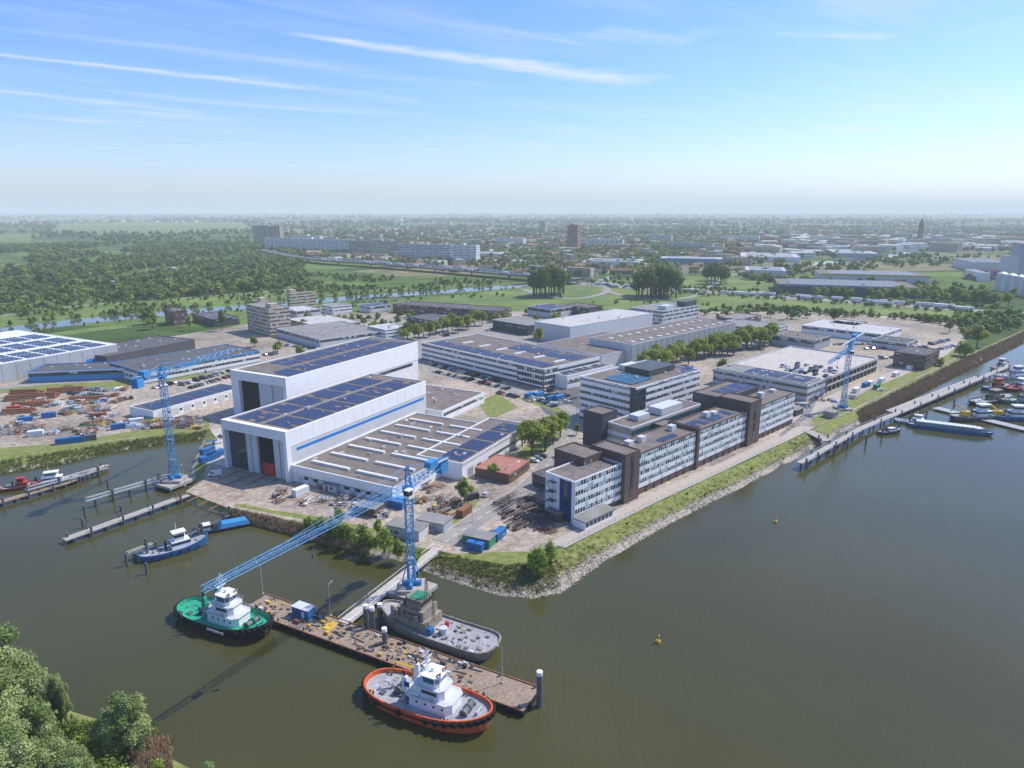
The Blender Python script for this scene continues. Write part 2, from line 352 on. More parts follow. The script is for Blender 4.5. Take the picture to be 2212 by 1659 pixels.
midD=[tree_mesh('dark_tree',s,10,3.8,2400,.6,[leafF,leafF2],nlobes=15) for s in(4,5)]
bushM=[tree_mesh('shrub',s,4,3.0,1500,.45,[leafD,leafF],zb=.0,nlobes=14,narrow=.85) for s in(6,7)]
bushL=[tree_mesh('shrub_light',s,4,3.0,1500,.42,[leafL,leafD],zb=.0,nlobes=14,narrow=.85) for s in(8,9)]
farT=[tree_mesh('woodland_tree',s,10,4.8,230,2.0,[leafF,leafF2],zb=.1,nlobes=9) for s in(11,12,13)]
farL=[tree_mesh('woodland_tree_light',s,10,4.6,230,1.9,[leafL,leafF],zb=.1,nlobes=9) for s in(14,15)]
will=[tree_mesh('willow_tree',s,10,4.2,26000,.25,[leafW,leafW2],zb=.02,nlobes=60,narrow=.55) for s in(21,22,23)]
def put(name,me,x,y,z,s,rot=None,sx=1):
    o=bpy.data.objects.new(name,me); COL.objects.link(o); o.location=(x,y,z); o.scale=(s*sx,s*sx,s); o.rotation_euler=(0,0,random.uniform(0,6.28) if rot is None else rot); return o
def tree(px_,pb,pt,kind='m',w=1.,z=0):
    x,y=G(px_,pb,z); h=HT(px_,pb,pt,z)
    if kind=='m': put('broadleaf_tree',random.choice(midT),x,y,z,h/10,sx=w)
    elif kind=='d': put('broadleaf_tree',random.choice(midD),x,y,z,h/10,sx=w)
    elif kind=='b': put('shrub',random.choice(bushM),x,y,z,h/4,sx=w)
    elif kind=='bl': put('shrub',random.choice(bushL),x,y,z,h/4,sx=w)
    elif kind=='w': put('willow_tree',random.choice(will),x,y,z,h/10,sx=w)
def instancer(name,P,sc,me,cname):
    vs=[];fs=[]
    for (x,y,z),s in zip(P,sc):
        a=random.uniform(0,6.28); c,q=math.cos(a)*s*.7071,math.sin(a)*s*.7071; o=len(vs)
        vs+=[(x+c,y+q,z),(x-q,y+c,z),(x-c,y-q,z),(x+q,y-c,z)]; fs.append((o,o+1,o+2,o+3))
    m=bpy.data.meshes.new(name); m.from_pydata(vs,[],fs); o=bpy.data.objects.new(name,m); COL.objects.link(o)
    o.instance_type='FACES'; o.use_instance_faces_scale=True; o.instance_faces_scale=1; o.show_instancer_for_render=False
    c=bpy.data.objects.new(cname,me); COL.objects.link(c); c.parent=o; return o
def inside(A,Q):
    A=np.array(A); x,y=Q[:,0],Q[:,1]; ins=np.zeros(len(Q),bool); j=len(A)-1
    for i in range(len(A)):
        xi,yi=A[i];xj,yj=A[j]
        c=((yi>y)!=(yj>y))&(x<(xj-xi)*(y-yi)/((yj-yi) if yj!=yi else 1e-9)+xi); ins^=c; j=i
    return ins
def sample(poly,n):
    A=np.array(poly); lo=A.min(0);hi=A.max(0);out=[]
    while len(out)<n:
        Q=rng.uniform(lo,hi,(n*2,2)); out+=Q[inside(poly,Q)].tolist()
    return out[:n]
KEEP=[]; FIELDS=[]
def clear(P):
    P=np.array(P); ok=np.ones(len(P),bool)
    for pts,hw in KEEP:
        for (x0,y0),(x1,y1) in zip(pts[:-1],pts[1:]):
            d=np.array([x1-x0,y1-y0]);l2=d@d; t=np.clip(((P-[x0,y0])@d)/l2,0,1); q=P-([x0,y0]+t[:,None]*d); ok&=(q**2).sum(1)>hw*hw
    for f in FIELDS: ok&=~inside(f,P)
    return P[ok].tolist()
def spread(name,P,s0,s1,kinds):
    for i,me in enumerate(kinds):
        Q=P[i::len(kinds)]
        if Q: instancer(name,[(x,y,-.2) for x,y in Q],[random.uniform(s0,s1) for _ in Q],me,'tree_crown')
def grow_wood(name,pxs,n,s0,s1,kinds,clump=0,thr=-.12):
    P=clear(sample([G(*p) for p in pxs],n))
    if clump: P=[p for p in P if mnoise.noise(Vector((p[0]*clump,p[1]*clump,3.1)))>thr+random.uniform(-.1,.1)]
    spread(name,P,s0,s1,kinds)
def tree_line(name,pts,n,off,sp,s0,s1,kinds):
    S_=smooth(pts,8); P=[]
    for _ in range(n):
        i=random.randrange(len(S_)-1); f=random.random(); (x0,y0),(x1,y1)=S_[i],S_[i+1]; l=math.hypot(x1-x0,y1-y0) or 1; nx,ny=-(y1-y0)/l,(x1-x0)/l; o_=off+random.gauss(0,sp)
        P.append((x0+(x1-x0)*f+nx*o_,y0+(y1-y0)*f+ny*o_))
    random.shuffle(P); spread(name,P,s0,s1,kinds)
# ---------------------------------------------------------------- canal, highway
canal=[G(*p) for p in((-60,735),(30,713),(200,692),(330,680),(470,668),(640,655),(780,642),(930,632),(1090,620),(1250,606),(1420,594),(1560,584),(1760,570),(1900,555),(1990,538),(2100,528))]
hw=[G(*p) for p in((560,545),(665,566),(800,577),(940,588),(1100,602),(1250,614),(1400,624),(1560,634),(1800,650),(2000,664),(2230,680))]
KEEP.append((canal,30)); KEEP.append((hw,30))
for f in([(130,484),(300,481),(520,482),(560,498),(330,508),(110,504)],[(-60,520),(0,506),(90,504),(60,522)],[(-60,476),(200,473),(420,476),(300,479),(-60,484)],[(560,476),(800,474),(760,480),(600,482)],[(-60,552),(60,546),(90,556),(-60,566)],[(250,592),(330,590),(320,606),(240,604)],[(420,560),(520,556),(540,566),(430,572)],[(150,560),(230,556),(240,566),(140,572)]):
    FIELDS.append([G(*p) for p in f])
ribbon('canal_water',canal,38,.16,wc)
ribbon('meadow',[G(*p) for p in((-60,755),(200,712),(470,688),(640,672),(780,657),(930,645),(1090,632))],22,.06,meadow)
ribbon('meadow',[G(*p) for p in((-60,715),(200,678),(470,653),(780,630),(1090,611))],36,.06,meadow)
patch('meadow',[(700,668),(1000,640),(1090,622),(1400,600),(1700,590),(1800,600),(1700,640),(2060,668),(2060,690),(1700,668),(1300,668),(1000,668)],.05,meadow)
patch('meadow',[(130,484),(300,481),(520,482),(560,498),(330,508),(110,504)],.1,meadow)
patch('meadow',[(-60,520),(0,506),(90,504),(60,522)],.1,meadow)
patch('meadow',[(-60,476),(200,473),(420,476),(300,479),(-60,484)],.1,meadow)
patch('allotment_ground',[(0,655),(0,700),(330,668),(700,640),(640,615),(330,630)],.04,meadow)
a=Asm('highway'); ribbon('deck',hw[:6],26,7.5,asph,1.6,a=a); ribbon('road_surface',hw[5:],26,.3,asph2,.3,a=a)
vs=smooth(hw[:6]); 
ribbon('noise_barrier',hw[1:5],.3,10.6,lgrey,3.0,off=13,a=a); ribbon('parapet',hw[:6],.3,8.6,conc,1.1,off=-13,a=a)
for o_ in(-.4,.4): ribbon('lane_marking_%d'%(o_>0),hw[5:],.25,.32,linem,off=o_*16,a=a)
for x,y in vs[::3]: 
    for d in(-8,0,8): a.cyl('piers',conc,(x-d*.15,y+d,0),(x-d*.15,y+d,6.0),.9)
a.build()
ribbon('slip_road',[G(*p) for p in((1100,620),(1200,612),(1290,612),(1310,630),(1250,645),(1180,640),(1130,625))],9,.2,asph2)
ribbon('slip_road',[G(*p) for p in((1300,625),(1380,645),(1500,640),(1560,600),(1600,590))],9,.22,asph2)
road('country_road',[(0,683),(230,655),(470,638),(700,622)],7,.1,line=False,kerb=False)
# woods
grow_wood('woodland',[(-80,668),(330,650),(560,630),(650,615),(660,570),(640,548),(560,530),(430,525),(120,532),(-80,540)],4600,.9,1.75,farT+farL,.006,-.1)
grow_wood('woodland',[(-80,666),(330,648),(560,629),(650,614),(660,588),(300,598),(-80,610)],1500,.55,1.15,farT+farL,.012,-.2)
grow_wood('allotment_trees',[(-80,700),(330,668),(640,640),(640,625),(330,645),(-80,668)],330,.3,.7,farL+farT,.02,-.2)
tree_line('canal_side_trees',canal[:9],150,27,3,.35,.8,farL+farT[:1])
tree_line('canal_side_trees',canal[:9],60,-27,3,.25,.5,farL)
tree_line('roadside_trees',hw[5:],110,26,5,.4,.8,farT+farL)
tree_line('roadside_trees',hw[6:],110,-28,6,.35,.6,farL+farT)
tree_line('roadside_trees',[G(*p) for p in((0,676),(230,650),(470,633),(700,618))],120,0,5,.5,1.0,farT+farL)
tree_line('roadside_trees',[G(*p) for p in((1560,668),(1750,676),(1950,690),(2080,700))],120,0,6,.4,.8,farL+farT)
tree_line('roadside_trees',[G(*p) for p in((700,672),(900,650),(1100,640),(1300,655),(1560,660))],50,0,8,.3,.6,farL+farT)
tree_line('roadside_trees',[G(*p) for p in((1600,600),(1700,612),(1800,626),(1950,640),(2150,655))],190,0,8,.7,1.3,farL+farT)
grow_wood('roadside_trees',[(640,640),(1080,614),(1090,610),(900,603),(660,592)],500,.35,.8,farT+farL,.01)
grow_wood('town_trees',[(600,565),(1100,600),(1400,610),(1650,580),(1650,510),(600,510)],7800,.7,1.4,farT+farL,.005,-.22)
grow_wood('town_trees',[(1650,600),(2250,560),(2250,505),(1650,508)],3000,.7,1.4,farT+farL[:1],.004)
grow_wood('far_woods',[(-60,530),(600,520),(2270,512),(2270,490),(-60,490)],5200,1.1,2.3,farT+farL[:1],.0022,-.06)
grow_wood('far_woods',[(-60,490),(2270,490),(2270,474),(-60,474)],4300,1.8,3.6,farT,.0012,-.02)
grow_wood('far_woods',[(-60,474),(2270,474),(2270,464),(-60,464)],3000,2.2,4.5,farT,.0006,-.02)
grow_wood('estate_trees',[(560,690),(1700,668),(1900,680),(1900,690),(1300,690),(1000,700),(560,730)],150,.45,.9,farT+farL)
grow_wood('estate_trees',[(1560,560),(2212,640),(2212,650),(1700,640),(1580,600)],160,.7,1.2,farT)
grow_wood('riverside_trees',[(2085,735),(2060,690),(2230,690),(2230,705)],90,.5,.9,farT+farL)
for (cx,cy,w_,n_,tp) in((1188,640,46,26,567),(1420,642,62,34,565),(1545,612,32,20,562),(300,700,40,8,655),(1290,600,60,12,565)):
    for i in range(n_):
        x=cx+random.uniform(-w_,w_)*.8; y=cy+random.uniform(-8,4); tree(x,y,tp+abs(x-cx)*.35+random.uniform(0,8),'d',.8)
for x0,x1,y0,y1,n_,h in((1385,1665,805,745,26,46),(1400,1660,790,738,16,38),(868,1040,738,706,15,36),(1760,2060,640,640,16,26),(1900,2180,650,660,16,30),(2000,2200,700,690,10,24)):
    for i in range(n_):
        f=i/(n_-1); x=x0+(x1-x0)*f+random.uniform(-5,5); y=y0+(y1-y0)*f+random.uniform(-6,6); tree(x,y,y-h*random.uniform(.8,1.15),'m',1.1)
for t in((1150,985,908,'m',1.15),(1178,975,900,'m',1.),(1210,945,885,'m',1.05),(1128,965,905,'m',.9),(1195,960,895,'m',1),(1065,1037,1000,'m',1),(1003,1088,1032,'m',.9),(1280,945,918,'m',.9),
 (1165,1240,1178,'bl',.7),(1150,1225,1185,'bl',.7),(1185,1215,1170,'bl',.7),(1162,745,705,'m',.9),(480,715,665,'d',.6),(620,700,680,'d',1),(550,750,725,'m',1),(600,765,735,'m',1),(650,775,745,'m',1),
 (690,1150,1115,'bl',.8),(720,1160,1116,'bl',.8),(750,1168,1126,'bl',.8),(780,1175,1130,'bl',.8),(665,1140,1114,'bl',.8),(800,1185,1150,'bl',.8),(830,1190,1142,'bl',.8),(860,1200,1164,'bl',.8),(900,1210,1180,'bl',.9),(735,1135,1095,'m',.9),(815,1165,1120,'m',.8),
 (1700,690,660,'d',1),(2050,720,690,'d',1),(2110,750,700,'m',1),(2085,770,735,'bl',1),(2030,790,770,'bl',1),(330,712,675,'m',1),(410,715,680,'d',.6),(1560,800,775,'b',1),(1800,700,665,'d',1.0),(60,690,665,'d',1),(1380,905,880,'m',.7),(1430,885,850,'m',.6),(1245,940,915,'m',.9)):
    tree(*t)
# near bank
isl=[(-30,1470),(60,1500),(150,1545),(235,1570),(320,1610),(350,1640),(400,1665),(520,1690),(560,1800),(-400,1900),(-400,1450)]
ip=[G(*p,-1.6) for p in isl]; iw=[G(p[0]+14,p[1]-16,WL) for p in isl]
sheet('near_bank_ground',ip,-1.6,grassm)
vs=[(x,y,-1.6) for x,y in ip]+[(x,y,WL-.6) for x,y in iw]; n=len(ip)
me=bpy.data.meshes.new('near_bank_edge'); me.from_pydata(vs,[],[(i,(i+1)%n,n+(i+1)%n,n+i) for i in range(n)]); me.materials.append(grassm); COL.objects.link(bpy.data.objects.new('near_bank_edge',me))
for t in((285,1640,1480,'w',.85),(245,1650,1520,'w',.7),(5,1560,1335,'w',.9),(45,1600,1395,'w',.9),(-30,1640,1400,'w',1.),(135,1570,1440,'w',.4),(150,1580,1460,'w',.35),(95,1650,1500,'w',.9),(20,1720,1530,'w',1.),(130,1730,1580,'w',.9),(60,1760,1580,'w',1.),(180,1760,1600,'w',.8),(-10,1690,1480,'w',1.),(230,1700,1640,'bl',1.2),(300,1760,1650,'w',.7),(450,1740,1645,'w',.9),(210,1640,1585,'bl',1),(160,1610,1560,'bl',.8),(110,1590,1535,'bl',.8),(520,1760,1660,'w',.8),(190,1590,1550,'bl',.6),(340,1680,1640,'bl',.8)):
    tree(*t,z=-1.6)
# reeds
def reeds(name,P,h,m,nb=14,w=.09):
    vs=[];fs=[]
    for x,y,z in P:
        for _ in range(nb):
            a=random.uniform(0,6.28); bx,by=x+random.uniform(-.5,.5),y+random.uniform(-.5,.5); hh=h*random.uniform(.6,1.15); lx,ly=random.uniform(-.35,.35),random.uniform(-.35,.35); c,s=math.cos(a)*w,math.sin(a)*w; o=len(vs)
            vs+=[(bx-c,by-s,z),(bx+c,by+s,z),(bx+lx+c*.5,by+ly+s*.5,z+hh),(bx+lx-c*.5,by+ly-s*.5,z+hh)]; fs.append((o,o+1,o+2,o+3))
    me=bpy.data.meshes.new(name); me.from_pydata(vs,[],fs); me.materials.append(m); COL.objects.link(bpy.data.objects.new(name,me))
def bank(i0,i1,f0,f1,n):
    out=[]
    for _ in range(n):
        i=random.uniform(i0,i1-1e-3); k=int(i); f=i-k; (t0,w0),(t1,w1)=px[k],px[k+1]
        t=lerp(G(*t0),G(*t1),f); w=lerp(G(*w0,WL),G(*w1,WL),f); g=random.uniform(f0,f1)
        out.append((*lerp(t,w,g),(-1.7*g/.72 if g<.72 else -1.7-(g-.72)*3.5)))
    return out
reeds('reed_bed',bank(9,12,.3,1.1,1500),1.8,reedm)
reeds('reed_bed',bank(24,27,.25,1.1,3400),1.8,reedm)
reeds('reed_bed',bank(0,4,.3,1.0,800),1.2,reedg)
reeds('tall_grass',bank(13,23,0,.7,1300),.3,reedg,7,.08)
reeds('tall_grass',bank(14,18,0,.9,900),.6,grassm,10,.1)
reeds('dry_grass',bank(14,23,.35,.8,800),.5,reedm,7,.07)
reeds('tall_grass',[(*G(random.uniform(60,340),random.uniform(1560,1690),-1.6),-1.6) for _ in range(900)],.9,grassm,12,.07)
reeds('reed_bed',[(*G(random.uniform(290,370),random.uniform(1605,1690),-1.6),-1.6) for _ in range(260)],2.0,reedm,16,.05)
def rocks(name,P,s0,s1):
    V=[];Fc=[]
    base=[(1,0,0),(-1,0,0),(0,1,0),(0,-1,0),(0,0,1),(0,0,-1)]; bf=[(0,2,4),(2,1,4),(1,3,4),(3,0,4),(2,0,5),(1,2,5),(3,1,5),(0,3,5)]
    for x,y,z in P:
        s=random.uniform(s0,s1); M=Matrix.Rotation(random.uniform(0,6),3,'Z')@Matrix.Rotation(random.uniform(0,6),3,'X'); o=len(V)
        for v in base:
            q=M@Vector(v)*s*random.uniform(.7,1.2); V.append((x+q.x,y+q.y,z+q.z*.7))
        Fc+=[tuple(i+o for i in f) for f in bf]
    me=bpy.data.meshes.new(name); me.from_pydata(V,[],Fc); me.materials.append(rockm); COL.objects.link(bpy.data.objects.new(name,me))
rocks('shoreline_rocks',bank(13,24,.6,1.05,5600),.22,.6)
rocks('shoreline_rocks',bank(8,13,.85,1.05,500),.2,.45)
for x,y,z in bank(18,23,.15,.8,26): put('shrub',random.choice(bushL+bushM),x,y,z,random.uniform(.08,.22))
# ---------------------------------------------------------------- buildings
TA=math.radians(62); TB=math.radians(44)
def fit(N,R,L,h,ang):
    n=G(*N,h); ux=(math.cos(ang),math.sin(ang)); uy=(-math.sin(ang),math.cos(ang))
    def ln(q,u):
        if isinstance(q,(int,float)): return q
        p=G(*q,h); return (p[0]-n[0])*u[0]+(p[1]-n[1])*u[1]
    return n,ln(R,ux),ln(L,uy)
def shell(name,N,R,L,h,ang,wall,roof,par=.5,parm=None,base=0,world=False):
    if world: n,Lx,Ly=N,R,L
    else: n,Lx,Ly=fit(N,R,L,h,ang)
    Lx=max(Lx,6); Ly=max(Ly,6)
    a=Asm(name,n[0],n[1],base,ang); a.Lx=Lx; a.Ly=Ly; a.h=h
    a.box('walls',wall,0,Lx,0,Ly,-.3,h-par)
    a.box('roof',roof,.02,Lx-.02,.02,Ly-.02,h-par,h-par+.05)
    pm=parm or wall; t=.35
    a.box('parapet',pm,-.06,Lx+.06,-.06,t,h-par-.3,h); a.box('parapet',pm,-.06,Lx+.06,Ly-t,Ly+.06,h-par-.3,h)
    a.box('parapet',pm,-.06,t,t,Ly-t,h-par-.3,h); a.box('parapet',pm,Lx-t,Lx+.06,t,Ly-t,h-par-.3,h)
    return a
def sb(a,part,m,side,s0,s1,o0,o1,z0,z1):
    if side=='R': a.box(part,m,s0,s1,-o1,-o0,z0,z1)
    elif side=='L': a.box(part,m,-o1,-o0,s0,s1,z0,z1)
    elif side=='B': a.box(part,m,a.Lx+o0,a.Lx+o1,s0,s1,z0,z1)
    else: a.box(part,m,s0,s1,a.Ly+o0,a.Ly+o1,z0,z1)
def bands(a,side,s0,s1,z0,floors,fh,win,band,mull=1.8,bl=.3,blm=None,bandp=.16):
    for i in range(floors):
        zb=z0+i*fh; zw=zb+fh*(1-win)
        sb(a,'spandrels',band,side,s0,s1,.0,bandp,zb,zw)
        sb(a,'windows',glass,side,s0+.05,s1-.05,0,.04,zw,zb+fh)
        s=s0
        while s<s1-.3:
            w=min(mull,s1-s)
            sb(a,'mullions',band,side,s,s+.12,.04,.10,zw,zb+fh)
            if random.random()<bl:
                sb(a,'blinds',blm or blind,side,s+.14,s+w-.02,.04,.06,zb+fh-fh*win*random.uniform(.3,1),zb+fh-.02)
            s+=mull
def vents(a,n,z=None):
    z=a.h-.45 if z is None else z
    for _ in range(n):
        x=random.uniform(2,max(2.5,a.Lx-3)); y=random.uniform(1.5,max(2,a.Ly-3)); k=random.random()
        if k<.4: a.box('roof_vents',alum,x,x+random.uniform(.6,2.2),y,y+random.uniform(.6,1.6),z,z+random.uniform(.5,1.4))
        elif k<.7: a.cyl('roof_vents',alum,(x,y,z),(x,y,z+.9),.35)
        else: a.box('rooflights',skyl,x,x+1.2,y,y+1.2,z,z+.3)
def solar(a,x0,x1,y0,y1,z,pw=1.7,pl=3.2,gap=.55,skip=.06,grp=5):
    x=x0;k=0
    while x+pw<=x1:
        y=y0;j=0
        while y+pl<=y1:
            if random.random()>skip:
                a.add('solar_panels',solarm,[(x,y,z+.12),(x+pw,y,z+.38),(x+pw,y+pl,z+.38),(x,y+pl,z+.12)],[(0,1,2,3)])
                a.add('panel_frames',alum,[(x+pw,y,z+.38),(x+pw+.14,y,z+.3),(x+pw+.14,y+pl,z+.3),(x+pw,y+pl,z+.38)],[(0,1,2,3)])
            y+=pl+.15; j+=1
            if j%4==0: y+=1.3
        x+=pw+gap; k+=1
        if k%grp==0: x+=1.9
# hall 1
a=shell('shipyard_hall',(624,930),(914,822),(498,900),20,TA,white2,roofb,.4,white)
Lx,Ly=a.Lx,a.Ly
sb(a,'upper_cladding',white,'R',0,Lx,0,.25,13.6,19.9); sb(a,'lower_cladding',lgrey,'R',0,Lx,0,.12,0,13.6); sb(a,'blue_stripe',bluem,'R',3,Lx-2,.12,.2,11.2,12.3)
s=0
while s<Lx: sb(a,'panel_joints',grey,'R',s,s+.08,.25,.27,13.7,19.8); s+=6
for z in(8.2,9.8): sb(a,'panel_seams',grey,'R',0,Lx,.12,.14,z,z+.06)
sb(a,'front_fascia',white,'L',-.3,Ly+.3,0,2.2,16.2,20.05); sb(a,'front_pier',white,'L',-.3,1.2,0,2.2,0,16.2); sb(a,'front_pier',white,'L',Ly-1,Ly+.3,0,2.2,0,16.2)
sb(a,'door_shade_panel',black,'L',8,16.5,.0,.06,0,16); sb(a,'glazed_door',glass,'L',23,Ly-1.1,.0,.08,0,15.8)  # flat black panel on the wall paints the dark hall interior
for k in range(7): sb(a,'door_frames',steel,'L',23,Ly-1.1,.08,.14,2*k+1,2*k+1.12)
for s0,s1 in((1.3,4.6),(4.8,8),(16.5,19.8),(20,22.8)):
    sb(a,'sliding_doors',lgrey,'L',s0,s1,.3,.8,0,16)
    sb(a,'door_ribs',bluem if s0>16 else grey,'L',s0,s0+.25,.8,.95,0,16)
a.box('hull_section',red,-.6,-.1,9,15,.3,5)
solar(a,3,Lx-4,2,Ly*.46,19.65); solar(a,3,Lx-8,Ly*.54,Ly-2,19.65); a.box('ridge_walk',roofg,1,Lx-1,Ly*.48,Ly*.52,19.65,19.9); vents(a,10); a.build()
# hall 2
a=shell('shipyard_hall',(622,815),(902,738),(507,797),23,TA,white2,roofb,.4,white); Lx,Ly=a.Lx,a.Ly
sb(a,'upper_cladding',white,'R',0,Lx,0,.25,12,22.9); 
for z in(14,16.5,19): sb(a,'panel_seams',lgrey,'R',0,Lx,.25,.27,z,z+.1)
sb(a,'wall_windows',glass,'R',Lx*.55,Lx-6,.0,.28,9.5,11)
sb(a,'front_fascia',white,'L',-.3,Ly+.3,0,2.0,18.5,23.05); sb(a,'front_pier',white,'L',-.3,1.5,0,2,0,18.5); sb(a,'front_pier',white,'L',Ly-5,Ly+.3,0,2,0,18.5)
sb(a,'door_shade_panel',black,'L',19,Ly-5,0,.06,0,18); sb(a,'sliding_doors',lgrey,'L',2,10,.3,.8,0,18.4); sb(a,'sliding_doors',white2,'L',10.2,18.8,.8,1.3,0,18.4)  # doorway is a black sheet, interior shade put in as colour
for k in range(8): sb(a,'door_frames',steel,'L',19,Ly-5,.06,.2,2*k+2,2*k+2.15)
solar(a,3,Lx-4,2,Ly*.46,22.65); solar(a,20,Lx-8,Ly*.54,Ly-2,22.65); vents(a,12); a.build()
# workshop
a=shell('workshop',(848,1053),80,(632,1003),6.5,TA,white,roofb,.5,white); Lx,Ly=a.Lx,a.Ly
for k in range(7):
    x=6+k*10.5; a.box('skylights',skyl,x,x+1.4,3+ (k>4)*2,Ly*.45,6.05,6.9); a.box('skylights',skyl,x,x+1.4,Ly*.53,Ly-4,6.05,6.9)
sb(a,'fascia',white,'L',0,Ly,0,.3,3.6,6.6); sb(a,'windows',glass,'L',3,Ly-6,0,.06,1.6,3.0)
for k in range(9): sb(a,'doors',lgrey,'L',2+k*5,4.5+k*5,.06,.12,0,2.8)
vents(a,26); a.build()
a=shell('workshop_annex',(998,1001),(1122,912),21,7,TA,white,roofb,.5,white); Lx,Ly=a.Lx,a.Ly
bands(a,'R',Lx*.35,Lx-2,.3,1,3,.45,white,2); solar(a,3,Lx-3,2,15,6.55); sb(a,'fascia_strip',lgrey,'R',0,Lx,0,.2,6,7.05); sb(a,'doors',grey,'R',4,8,0,.1,0,3.6); sb(a,'glass_door',glass,'R',11,14,0,.1,0,3)
vents(a,6); a.build()
a=shell('workshop',(955,888),(1032,846),38,6,TA,white,roofb,.5); bands(a,'R',1,a.Lx-1,.5,1,4,.4,white,2); sb(a,'end_wall',lgrey,'B',0,30,0,.1,0,5); vents(a,14); a.build()
a=shell('red_roofed_building',(1100,1024),(1146,994),(1022,1012),4,TA,brick2,roofr,.25,roofr); bands(a,'R',1,a.Lx-1,.3,1,2.6,.5,brick2,1.5); vents(a,3); a.build()
a=shell('brick_canteen',(1200,1040),(1265,995),(1147,1022),5,TB,brick,roofb,.3,brick); vents(a,5); sb(a,'windows',glass,'L',1,a.Ly-1,0,.06,1,3); a.prism('roof_hip',roofb,[(1,1),(a.Lx-1,1),(a.Lx-1,a.Ly-1),(1,a.Ly-1)],4.75,7.4,.25,(a.Lx/2,a.Ly/2)); a.build()
# middle solar building
a=shell('production_office',(1175,797),50,(905,740),12,TB,dgrey,roofb,.6,white); Lx,Ly=a.Lx,a.Ly
bands(a,'L',22,Ly,1,3,3.3,.42,white,1.8,.15); bands(a,'L',.5,21.5,1,3,3.3,.7,dgrey,2.2,.1,bandp=.12); bands(a,'R',0.5,12,1,3,3.3,.7,dgrey,2.2,.1); bands(a,'R',12,Lx,1,2,4.5,.35,white,2,.1); sb(a,'white_panel',white,'R',12,Lx,0,.2,10,12)
solar(a,3,16,4,Ly-5,11.5); solar(a,30,Lx-3,5,Ly*.55,11.5)
for k in range(6): a.box('skylights',skyl,18,28,8+k*17,10+k*17,11.45,12.2)
vents(a,20); a.build()
a=shell('production_office',(1225,812),(1298,783),28,8,TB,white,roofg,.5); bands(a,'R',0,a.Lx,.3,1,5,.5,white,2.2); solar(a,2,a.Lx-2,3,24,7.55); a.build()
# main office
a=shell('office_block',(1374,838),(1522,800),(1257,811),21.5,TB,dgrey,roofb,.7,white); Lx,Ly=a.Lx,a.Ly
bands(a,'L',3,Ly,1.2,6,3.35,.45,white,1.8,.2); bands(a,'R',8,Lx,1.2,6,3.35,.48,white,1.8,.3); sb(a,'corner_glazing',glass,'R',1,8,0,.1,0,20.5); sb(a,'corner_panel',dgrey,'L',-.1,3,0,.25,0,21.4)
for z in range(1,7): sb(a,'corner_frames',steel,'R',.5,8,.1,.16,z*3.3,z*3.3+.25)
a.box('penthouse',dgrey,Lx*.45,Lx*.85,Ly*.3,Ly*.75,20.8,24); a.box('plant_room',lgrey,Lx*.5,Lx*.7,Ly*.8,Ly*.93,20.8,23.4)
for i in range(9):
    for j in range(5): a.add('glass_panels',glassb,[(5+i*1.9,6+j*3.4,21.2),(6.8+i*1.9,6+j*3.4,21.5),(6.8+i*1.9,9.3+j*3.4,21.5),(5+i*1.9,9.3+j*3.4,21.2)],[(0,1,2,3)])
for k in range(8): a.beam('sign_frame',steel,(Lx*.62+k*2,.8,20.9),(Lx*.62+k*2,.8,22),.12)
a.beam('sign_frame',steel,(Lx*.6,.8,22),(Lx-2,.8,22),.15)
text(a,'DOREN',3.4,(Lx*.8,.8,23.4),(math.pi/2,0,0),bluem,.15); vents(a,16); a.build()
# river office wings
E=G(1240,1133)
TBr=math.atan2(G(1712,915)[1]-E[1],G(1712,915)[0]-E[0])
a=Asm('riverside_office',E[0],E[1],0,TBr)
def wing(x0,x1,y0,y1,h,wall,roof,par=.5,parm=None):
    a.box('walls_'+wall.name,wall,x0,x1,y0,y1,0,h-par); a.box('roof',roof,x0+.05,x1-.05,y0+.05,y1-.05,h-par,h-par+.06)
    pm=parm or wall;
    for q in((x0-.05,x1+.05,y0-.05,y0+.3),(x0-.05,x1+.05,y1-.3,y1+.05),(x0-.05,x0+.3,y0+.3,y1-.3),(x1-.3,x1+.05,y0+.3,y1-.3)):
        a.box('parapets_'+pm.name,pm,q[0],q[1],q[2],q[3],h-par-.2,h)
def wbands(x0,x1,y,fl,fh,z0,wall,blm,bl=.6):
    for i in range(fl):
        zb=z0+i*fh
        a.box('spandrels',wall,x0,x1,y-.16,y,zb,zb+fh*.48); a.box('windows',glass,x0,x1,y-.05,y,zb+fh*.48,zb+fh)
        s=x0
        while s<x1-.2:
            a.box('mullions',wall,s,s+.2,y-.13,y-.05,zb+fh*.48,zb+fh)
            if random.random()<bl: a.box('blinds',blm,s+.22,min(x1,s+1.3),y-.07,y-.05,zb+fh-fh*.52*random.uniform(.3,1),zb+fh-.02)
            if random.random()<.18: a.box('coloured_panels',blindg,s+.12,min(x1,s+1.3),y-.19,y-.16,zb+.1,zb+fh*.42)
            s+=1.32
T=160.
wing(0,24.6,0,13,15,dgrey,roofb,.5,white); wbands(0,24.6,0,4,3.2,1.8,white,blindg)
a.box('end_wall_white',white,-.2,0,6.5,13,1,14.9); a.box('end_wall_navy',navy,-.22,0,1.2,6.3,1,14.3); a.box('end_glazing',glass,-.26,-.22,3,4.5,1,14); a.box('corner_white',white,-.2,0,0,1.2,0,14.9)
for k in range(4):
    a.box('fire_escape',steel,-2.6,-.3,7.5,10.5,3+k*3.2,3.12+k*3.2)
    a.beam('fire_escape',steel,(-2.5,7.6,k*3.2),(-2.5,10.4,3.1+k*3.2),.2)
for yy in(7.5,10.5): a.beam('fire_escape',steel,(-2.6,yy,0),(-2.6,yy,14.5),.15)
wing(24.6,33,-1.6,13.5,18.4,brick,roofb); a.box('stair_window',glass,28,29.5,-1.7,-1.6,2,17)
wing(14,24.5,8,22,17.5,brick,roofb)
